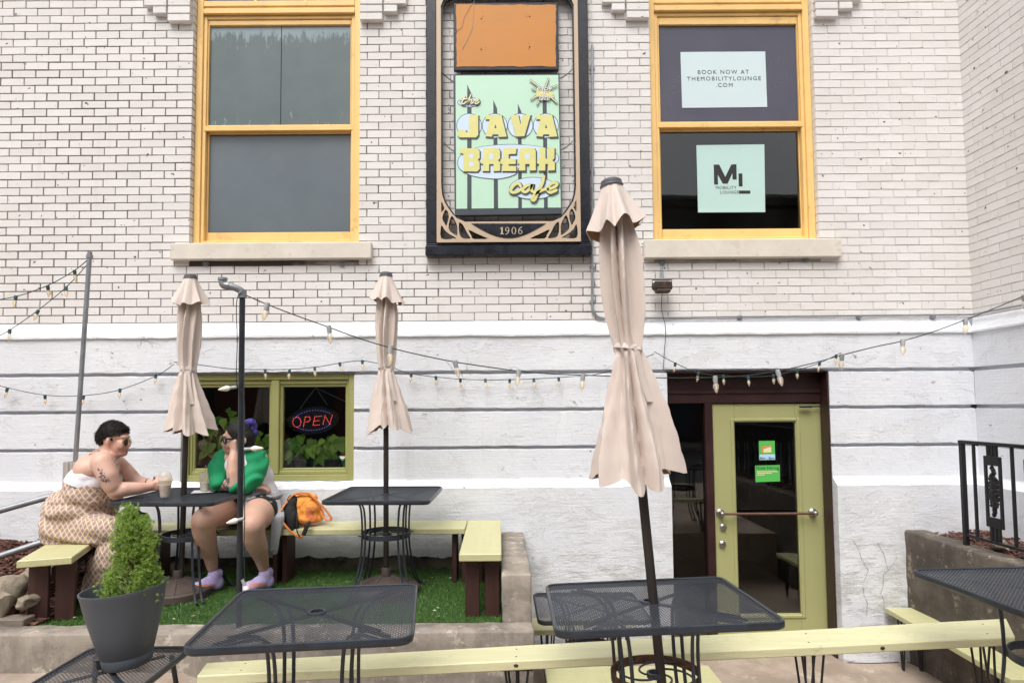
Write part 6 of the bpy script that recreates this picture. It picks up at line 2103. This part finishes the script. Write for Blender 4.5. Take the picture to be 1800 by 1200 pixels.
# ------------------------------------------------------------------ woman in the green and white shirt
def woman_right():
    q = lambda a, b, Y: P(330+a/3.87, 730+b/3.87, Y)
    root = empty('person', (-1.98,-.35,SZ), 'person in a green sleeved white shirt and black shorts resting a cheek on one fist', 'person')
    bpy.context.view_layer.update()
    YH = -.52
    wl = q(316,252,-.60); wr = q(425,486,-.53)
    hipL, hipR = q(345,625,-.33), q(505,630,-.33)
    kneeL, kneeR = q(112,712,-.86), q(440,745,-.86)
    ankL, ankR = q(168,1030,-.66), q(515,1030,-.64)
    torso = [('e', q(370,345,-.44), (.165,.13,.15)), ('e', q(400,430,-.38), (.185,.155,.15)), ('e', q(430,530,-.34), (.200,.18,.14)), ('e', q(430,610,-.33), (.22,.19,.12))]
    sleeveR = [('c', [(q(275,268,-.485),.050),(q(232,290,-.50),.066),(q(205,350,-.55),.062),(q(198,430,-.59),.058),(q(212,462,-.60),.052)])]
    sleeveL = [('c', [(q(398,285,-.46),.080),(q(452,302,-.43),.092),(q(464,360,-.46),.090),(q(435,430,-.54),.076),(q(368,472,-.61),.060),(q(328,480,-.64),.050)]), ('e', q(425,365,-.50), (.090,.075,.125)), ('e', q(395,440,-.56), (.095,.06,.065))]
    body = [
     ('e', q(345,140,YH), (.100,.079,.102)), ('e', q(296,190,YH), (.062,.058,.075)), ('e', q(272,236,YH), (.032,.032,.026)), ('e', q(305,235,YH), (.050,.050,.040)),
     ('e', q(264,135,YH), (.024,.050,.016)),
     ('c', [(q(252,155,YH),.011),(q(240,186,YH),.0125),(q(236,198,YH),.012)]), ('e', q(246,202,YH), (.011,.018,.008)),
     ('e', q(250,219,YH), (.013,.021,.008)), ('e', q(252,231,YH), (.014,.020,.008)),
     ('e', q(288,195,-.565), (.034,.024,.036)),
     ('e', q(384,172,-.598), (.019,.010,.030)),
     ('c', [(q(345,225,YH),.058),(q(375,290,-.47),.068)]),
     *torso,
     ('c', [(q(235,300,-.50),.07),(q(370,310,-.44),.10),(q(470,305,-.42),.085)]),
     ('c', [(q(232,290,-.50),.060),(q(205,350,-.55),.055),(q(198,430,-.59),.050),(q(220,466,-.60),.044),(q(290,474,-.61),.044),(q(370,482,-.57),.036),(wr,.029)]),
     ('c', [(q(458,305,-.42),.078),(q(468,360,-.46),.078),(q(435,430,-.54),.066),(q(318,478,-.65),.046)]),
     ('c', [(q(318,476,-.65),.048),(q(306,390,-.65),.046),(q(306,310,-.63),.040),(wl,.031)]),
     ('c', [(hipL,.12),(q(230,655,-.60),.118),(q(150,690,-.78),.098),(kneeL,.086)]), ('c', [(hipR,.13),(q(480,670,-.60),.122),(q(450,715,-.78),.098),(kneeR,.084)]),
     ('c', [(kneeL,.084),(q(110,790,-.82),.080),(q(125,860,-.77),.074),(q(155,950,-.70),.052),(ankL,.040)]),
     ('c', [(kneeR,.084),(q(448,820,-.82),.080),(q(470,880,-.77),.074),(q(500,965,-.69),.052),(ankR,.040)]),
     ('e', kneeL+V((0,-.02,.0)), (.07,.05,.065)), ('e', kneeR+V((0,-.02,0)), (.068,.05,.065)),
    ]
    body += hand(wl, (-.15,.05,1), (.55,.8,.1), 1, (1.0,1.35,.9), thumb=(.35,.6,.6))
    body += hand(wr, (1,.25,.0), (.1,.2,-1), 1, (.35,.5,.4), thumb=(.5,.6,.2))
    me = blob(body, .0065, 6)
    for mm in (M_SKIN2, M_LIP, M_INKT): me.materials.append(mm)
    l1, l2 = q(244,219,YH), q(246,231,YH)
    paint(me, 1, lambda c, n: min((c-l1).length,(c-l2).length) < .016 and n.x < -.1)
    tc = q(258,468,-.66)
    paint(me, 2, lambda c, n: abs(c.x-tc.x) < .045 and abs(c.z-tc.z) < .05 and abs(c.y-tc.y) < .09 and mnoise.noise(c*70) > -.18)
    put('body', me, root, True)
    grow = lambda pr, g: [('e', p[1], tuple(r+g for r in p[2])) if p[0] == 'e' else ('c', [(a, r+g) for a, r in p[1]]) for p in pr]
    # shirt
    sh = blob(grow(torso[:3], .016)+[('c', [(q(262,305,-.49),.058),(q(370,305,-.44),.105),(q(450,312,-.41),.074)]), ('c',[(q(375,270,-.46),.078),(q(378,300,-.46),.10)]), ('e', q(450,560,-.34), (.215,.195,.115))], .008, 7, 'shirt')
    displace(sh, lambda c: .009*mnoise.noise((c.x*9,c.y*9,c.z*6))+.006*math.sin(c.z*30+c.x*25+4*mnoise.noise(c*6)))
    sh = clip(sh, [(q(450,575,-.5), (0.05,0,-1)), (q(352,258,-.47), (-.35,-.1,1))])
    thicken(sh, -.005); sh.materials.append(M_WCLOTH); sh.materials.append(M_INK)
    lc = q(256,402,-.58)
    put('shirt', sh, root, True)
    for pr in (sleeveR, sleeveL):
        sl = blob(grow(pr, .008), .0075, 5, 'sleeve')
        displace(sl, lambda c: .0065*math.sin(c.z*48-c.x*38+6*mnoise.noise(c*5))+.011*mnoise.noise((c.x*9,c.y*9,c.z*14)))
        sl.materials.append(M_GREEN)
        put('sleeve', sl, root, True)
    mb = MB()   # printed team lettering glimpsed on the chest
    c0 = q(254,400,-.645)
    # hair
    hm = blob([('e', q(352,130,YH), (.108,.087,.108)), ('e', q(385,150,YH), (.085,.083,.088)), ('e', q(400,190,YH), (.060,.072,.06))], .006, 5, 'hair')
    displace(hm, lambda c: .0035*mnoise.noise((c.x*40,c.y*50,c.z*40)))
    a, b = q(262,72,YH), q(405,226,YH); dd = b-a
    hm = clip(hm, [(a, V((dd.z,0,-dd.x)))])
    hm.materials.append(M_HAIR2); put('hair', hm, root, True)
    bn = blob([('e', q(415,62,-.50), (.05,.045,.042)), ('e', q(428,48,-.52), (.036,.034,.032)), ('e', q(440,72,-.49), (.034,.036,.034)), ('c',[(q(442,80,-.50),.028),(q(455,115,-.50),.024),(q(448,150,-.49),.012)])], .005, 3, 'hair_bun')
    displace(bn, lambda c: .009*mnoise.noise(c*45))
    bn.materials.append(hair_mat('violet_blue_hair', (.055,.045,.22))); put('hair_bun', bn, root, True)
    g = MB()
    for Y, lx in ((-.575,258),(-.478,244)):
        c = q(lx,168,Y)
        g.ellipsoid(c, (.010,.030,.021), 0, 14, 10, rot=(0,.1,.35 if Y < YH else 0))
        g.tube([V((c.x-.004,c.y+.032*math.cos(t*PI/9),c.z+.0235*math.sin(t*PI/9))) for t in range(18)], .0042, 6, 1, closed=True)
    g.tube([q(252,158,-.602),q(300,160,-.606),q(345,160,-.608),q(384,163,-.602)], .006, 6, 1)
    g.tube([q(248,160,-.545),q(236,160,-.525),q(242,160,-.505)], .0045, 6, 1)
    g.build('sunglasses', [M_LENSM, M_BLKP], root, world=True)
    # shorts
    st = blob(grow([torso[3]], .008)+[('c', [(hipL,.132),(q(270,645,-.52),.127)]), ('c', [(hipR,.142),(q(492,664,-.56),.133)]), ('e', q(430,620,-.36), (.20,.16,.10))], .008, 6, 'shorts')
    displace(st, lambda c: .006*mnoise.noise(c*11))
    st.materials.append(M_BLKC); put('shorts', st, root, True)
    # grey jacket tied at the waist
    r = random.Random(3); mb = MB()
    wpts = [q(395,572,-.60),q(470,572,-.57),q(545,560,-.50),q(600,548,-.40),q(612,540,-.25),q(520,530,-.13)]
    sp = smooth2([tuple(p) for p in wpts], 6)
    mb.tube(sp, [.030+.006*math.sin(i*1.7) for i in range(len(sp))], 10, flat=.8)
    n1, n2 = 22, 12; vs = []
    for i in range(n1+1):
        s = i/n1
        top = V(smooth2([tuple(q(520,575,-.56)),tuple(q(575,566,-.48)),tuple(q(612,556,-.33)),tuple(q(600,548,-.2))],1)[0])
        L_ = q(538+32*s,585+345*s,-.62); R2 = q(625+24*math.sin(s*PI)-50*s*s,560+365*s,-.30-.27*min(1,s*3))
        for j in range(n2+1):
            u = j/n2
            p = L_.lerp(R2, u)+V((.025*math.sin(u*PI)+.016*math.sin(u*13+s*3), .012*math.cos(u*11+s*2), .02*math.sin(u*9)*s))
            vs.append(p)
    fs = [(i*(n2+1)+j, i*(n2+1)+j+1, (i+1)*(n2+1)+j+1, (i+1)*(n2+1)+j) for i in range(n1) for j in range(n2)]
    mb.add(vs, fs, 0, True)
    mb.tube(smooth2([tuple(q(*a)) for a in ((400,590,-.64),(395,630,-.66),(380,655,-.68))],4), [.02]*9, 8, flat=.6)
    mb.build('tied_jacket', [M_GREYC], root, world=True)
    mats = (mat('lavender_knit', (.50,.42,.70), .8, 0, .08, 12, .4, 200), mat('white_foam_sole', (.72,.70,.76), .7, 0, .05, 10), plain('orange_rubber', (.80,.30,.08), .5), M_BLKC)
    mats = (mats[0], mats[1], plain('coral_print', (.75,.28,.20), .5), plain('purple_lace', (.25,.20,.40), .7))
    for ank, dx, dy in ((ankL,-.66,-.75),(ankR,-.60,-.80)):
        shoe(root, (ank.x+dx*.20,ank.y+dy*.20), (ank.x-dx*.075,ank.y-dy*.075), TZ+.004, mats)
woman_right()
# ================================================================== things on the tables and bench
TT = TZ+TH-.005
def cup_glass():
    return bulb_glass('clear_cup_plastic', (.75,.77,.78), .30)
M_CUP = cup_glass()
M_COFFEE = mat('iced_coffee', (.46,.28,.18), .4, 0, .18, 22, c2=(.62,.50,.40), th=(.5,.62))
M_ICE = mat('milky_ice_melt', (.62,.62,.60), .35, 0, .1, 25, c2=(.72,.60,.54), th=(.55,.65))
def cup(px, pyb, Y, h, r0, r1, fill, fm, label, dome=False, straw=False):
    p = P(px, pyb, Y)
    o = empty('plastic_cup', (p.x, p.y, TT+.004), label, 'cup', 'drinks on the table')
    mb = MB(); mb.lathe([(0,.002),(r0*.96,0),(r0,.006),(r1,h),(r1+.003,h+.003),(r1-.001,h+.002),(r0-.002,.008)], 28); mb.build('cup', [M_CUP], o)
    mb = MB(); f = fill/h; rf = r0+(r1-r0)*f-.003; mb.lathe([(0,.008),(r0-.003,.008),(rf,fill),(0,fill)], 24); mb.build('drink', [fm], o)
    if dome:
        mb = MB(); mb.lathe([(r1+.004,h-.004),(r1+.005,h+.006),(r1,h+.012),(r1*.93,h+.035),(r1*.7,h+.056),(r1*.35,h+.066),(0,h+.068)], 28); mb.build('lid', [M_CUP], o)
    if straw:
        mb = MB(); mb.tube([(-.01,0,.02),(.004,.0,h+.05)], .0045, 8); mb.build('straw', [M_CUP], o)
    return o
cup(290,869,-.87,.115,.031,.044,.085,M_COFFEE,'iced coffee in a clear domed cup held by the person in the jumpsuit', True)
c = G(360,864,TT); 
cup(360,864,c.y,.145,.031,.045,.06,M_ICE,'nearly empty clear cup with a straw standing on a white napkin',False,True)
mb = MB(); n = 8; vs = []
for i in range(n+1):
    for j in range(n+1):
        u, v = i/n-.5, j/n-.5; vs.append((u*.17, v*.15, .003+.006*max(0,mnoise.noise((u*5,v*5,1)))+(.012*max(0,u-.35)/.15)))
mb.add(vs, [(i*(n+1)+j,(i+1)*(n+1)+j,(i+1)*(n+1)+j+1,i*(n+1)+j+1) for i in range(n) for j in range(n)], 0, True)
o = mb.build('napkin', [M_WCLOTH]); o.location = (c.x,c.y,TT); o.rotation_euler = (0,0,.3)
tag(o, 'white paper napkin under the nearly empty clear cup', 'napkin')
o = empty('phone', G(389,863,TT)+V((0,0,.003)), 'black phone lying face up beside the napkin', 'phone', None, (0,0,.45))
mb = MB(); mb.box((-.075,-.037,0),(.075,.037,.008),0,None,.003); mb.build('case', [M_BLKP], o)
mb = MB(); mb.box((-.069,-.032,.0082),(.069,.032,.0088)); mb.build('screen', [plain('phone_glass',(.004,.012,.012),.06)], o)

# orange backpack slumped on the bench
M_BAGO = mat('orange_patch_fabric', (.72,.25,.035), .8, 0, .15, 9, .5, 40, c2=(.62,.10,.035), th=(.46,.52))
def fix_bag():
    m = M_BAGO; t = m.node_tree; b = t.nodes['Principled BSDF']
    vec = coord(t, 'Object'); vo = N(t, 'ShaderNodeTexVoronoi'); vo.inputs['Scale'].default_value = 17; t.links.new(vec, vo.inputs['Vector'])
    s = t.nodes.new('ShaderNodeSeparateColor'); t.links.new(vo.outputs['Color'], s.inputs[0])
    c = ramp(t, s.outputs[0], [(.0,(.72,.22,.03)),(.35,(.80,.36,.06)),(.6,(.62,.11,.035)),(.8,(.82,.50,.14)),(1,(.45,.08,.03))])
    n = noisetex(t, vec, 20, 4); c = mixc(t, ramp(t,n,[(.4,(0,0,0)),(.7,(.5,.5,.5))]), c, (.80,.40,.08))
    t.links.new(c, b.inputs['Base Color'])
fix_bag()
M_ORTRIM = mat('orange_webbing', (.62,.19,.04), .75, 0, .1, 20)
def backpack():
    q = lambda a, b_, Y: P(480+a/12, 850+b_/12, Y)
    o = empty('backpack', (q(600,800,-.42).x,-.40,SZ), 'orange patchwork backpack with black side slumped on the bench against the wall', 'backpack')
    bpy.context.view_layer.update()
    me = blob([('e', q(720,560,-.38), (.115,.10,.105)), ('e', q(880,650,-.36), (.075,.09,.065)), ('e', q(620,430,-.38), (.085,.09,.085)), ('e', q(700,720,-.40), (.12,.10,.055)),('e', q(760,330,-.36), (.07,.08,.05))], .007, 4, 'bag')
    displace(me, lambda c: .012*mnoise.noise(c*14)+.007*mnoise.noise(c*34)-.004)
    me.materials.append(M_BAGO); put('bag', me, o, True)
    me = blob([('e', q(400,560,-.43), (.058,.075,.12)), ('e', q(380,700,-.47), (.055,.07,.10)), ('e', q(430,800,-.50), (.04,.05,.085)), ('e', q(300,620,-.44), (.05,.06,.07))], .007, 4, 'black_panel')
    displace(me, lambda c: .012*mnoise.noise(c*13))
    me.materials.append(M_BLKC); put('side_panel', me, o, True)
    mb = MB()
    mb.tube(smooth2([tuple(q(*a)) for a in ((330,330,-.46),(430,235,-.45),(600,195,-.43),(740,205,-.42),(860,300,-.42),(1000,430,-.42),(1130,570,-.42),(1210,690,-.43),(1225,755,-.44))],5), .016, 8, flat=.5)
    mb.tube(smooth2([tuple(q(*a)) for a in ((1010,560,-.40),(1050,660,-.42),(1100,745,-.44),(1225,765,-.44))],5), .010, 8, flat=.5)
    mb.tube(smooth2([tuple(q(*a)) for a in ((330,330,-.46),(220,470,-.50),(140,620,-.54),(190,780,-.56),(300,930,-.575),(440,1060,-.58),(570,1125,-.58),(640,1070,-.58),(690,930,-.58)) ],5), .009, 8, flat=.4)
    mb.build('strap', [M_ORTRIM], o, world=True)
    mb = MB()
    mb.tube(smooth2([tuple(q(*a)) for a in ((640,1080,-.583),(690,960,-.583),(730,850,-.575),(770,800,-.52))],5), .017, 8, flat=.3)
    mb.tube(smooth2([tuple(q(*a)) for a in ((500,640,-.52),(505,800,-.57),(500,960,-.583),(530,1060,-.583),(570,1120,-.583)) ],5), .005, 6)
    mb.build('buckle_strap', [M_BLKC], o, world=True)
backpack()
# black bag on the bench behind the conifer
q = P(238,907,-.72)
o = empty('handbag', (q.x,q.y,q.z-.05), 'small black bag on the lap of the person in the jumpsuit', 'bag')
bpy.context.view_layer.update()
me = blob([('e', q, (.07,.06,.035)), ('e', q+V((.05,0,-.012)), (.045,.055,.04))], .007, 4, 'bag'); displace(me, lambda c: .006*mnoise.noise(c*20)); me.materials.append(M_BLKC); put('bag', me, o, True)
mb = MB(); mb.tube(smooth2([tuple(q+V(a)) for a in ((-.05,0,.02),(-.02,-.03,.05),(.03,-.03,.05),(.06,0,.01))],5), .006, 6); mb.build('handle', [M_BLKC], o, world=True)
# ================================================================== street opposite (seen reflected in the panes)
M_OBRICK = mat('red_brown_brick', (.20,.085,.06), .85, 0, .15, 2, .3, 20)
M_OSTONE = mat('grey_stone_trim', (.35,.33,.30), .8)
M_OWIN = plain('dull_window', (.06,.07,.08), .2)
def block(x0, x1, h, label, m):
    o = empty('shop_building', ((x0+x1)/2,-20,.3), label, 'building')
    off = tuple(o.location); mb = MB()
    mb.box((x0,-32,.0),(x1,-20,h)); shift(mb, off).build('wall', [m], o)
    mb = MB(); mb.box((x0-.1,-20.25,h-.5),(x1+.1,-20,h-.25),0,None,.03); mb.box((x0-.05,-20.15,h),(x1+.05,-19.9,h+.15),0,None,.02)
    mb.box((x0,-20.2,4.0),(x1,-20.002,4.3),0,None,.02); mb.box((x0,-20.2,4.0),(x1,-19.85,4.25),0,None,.02)
    shift(mb, off).build('cornice', [M_OSTONE], o)
    n = int((x1-x0)/2.4)
    for r_ in (5.2, 7.9):
        if r_+1.8 > h: continue
        for i in range(n):
            xc = x0+(i+.5)*(x1-x0)/n
            mb = MB(); mb.box((xc-.55,-20,r_),(xc+.55,-19.96,r_+1.7)); shift(mb, off).build('window', [M_OWIN], o)
    for i in range(max(2,n//2)):
        xc = x0+(i+.5)*(x1-x0)/max(2,n//2)
        mb = MB(); mb.box((xc-1.6,-20,.5),(xc+1.6,-19.95,3.4)); shift(mb, off).build('shop_window', [M_OWIN], o)
block(-26, -6, 9.2, 'red brown brick shop building across the street', M_OBRICK)
block(-6, 14, 10.6, 'darker brick shop building across the street with two rows of windows', mat('dark_brown_brick', (.085,.060,.052), .9, 0, .15, 2))
block(14, 34, 9.8, 'grey stone shop building across the street', mat('grey_render', (.24,.23,.22), .9))

# ================================================================== light
w = bpy.data.worlds.new('World'); SC.world = w; w.use_nodes = True
t = w.node_tree
bg = t.nodes['Background']
sky = t.nodes.new('ShaderNodeTexSky'); sky.sky_type = 'NISHITA'; sky.sun_disc = False
SUN_EL, SUN_AZ = rad(58), rad(200)
sky.sun_elevation = SUN_EL; sky.sun_rotation = SUN_AZ
sky.air_density = 1.0; sky.dust_density = 6.0; sky.ozone_density = 1.0
hs = t.nodes.new('ShaderNodeHueSaturation'); hs.inputs['Saturation'].default_value = .28   # cloud layer greys the sky
t.links.new(sky.outputs[0], hs.inputs['Color']); t.links.new(hs.outputs[0], bg.inputs['Color'])
bg.inputs['Strength'].default_value = .13
sl = bpy.data.lights.new('sun', 'SUN'); sl.energy = 1.3; sl.angle = rad(35); sl.color = (1,.97,.93)
so = bpy.data.objects.new('sun', sl); COL.objects.link(so)
dirv = V((math.sin(SUN_AZ)*math.cos(SUN_EL), math.cos(SUN_AZ)*math.cos(SUN_EL), math.sin(SUN_EL)))
so.rotation_euler = dirv.to_track_quat('Z','Y').to_euler()
so.location = (0,-6,12)
vs_ = SC.view_settings
vs_.view_transform = 'Standard'; vs_.look = 'None'; vs_.gamma = 1; vs_.use_curve_mapping = False
vs_.exposure = 0.46
SC.cycles.max_bounces = 8; SC.cycles.transparent_max_bounces = 24
SC.cycles.use_denoising = True
SC.cycles.sample_clamp_indirect = 6
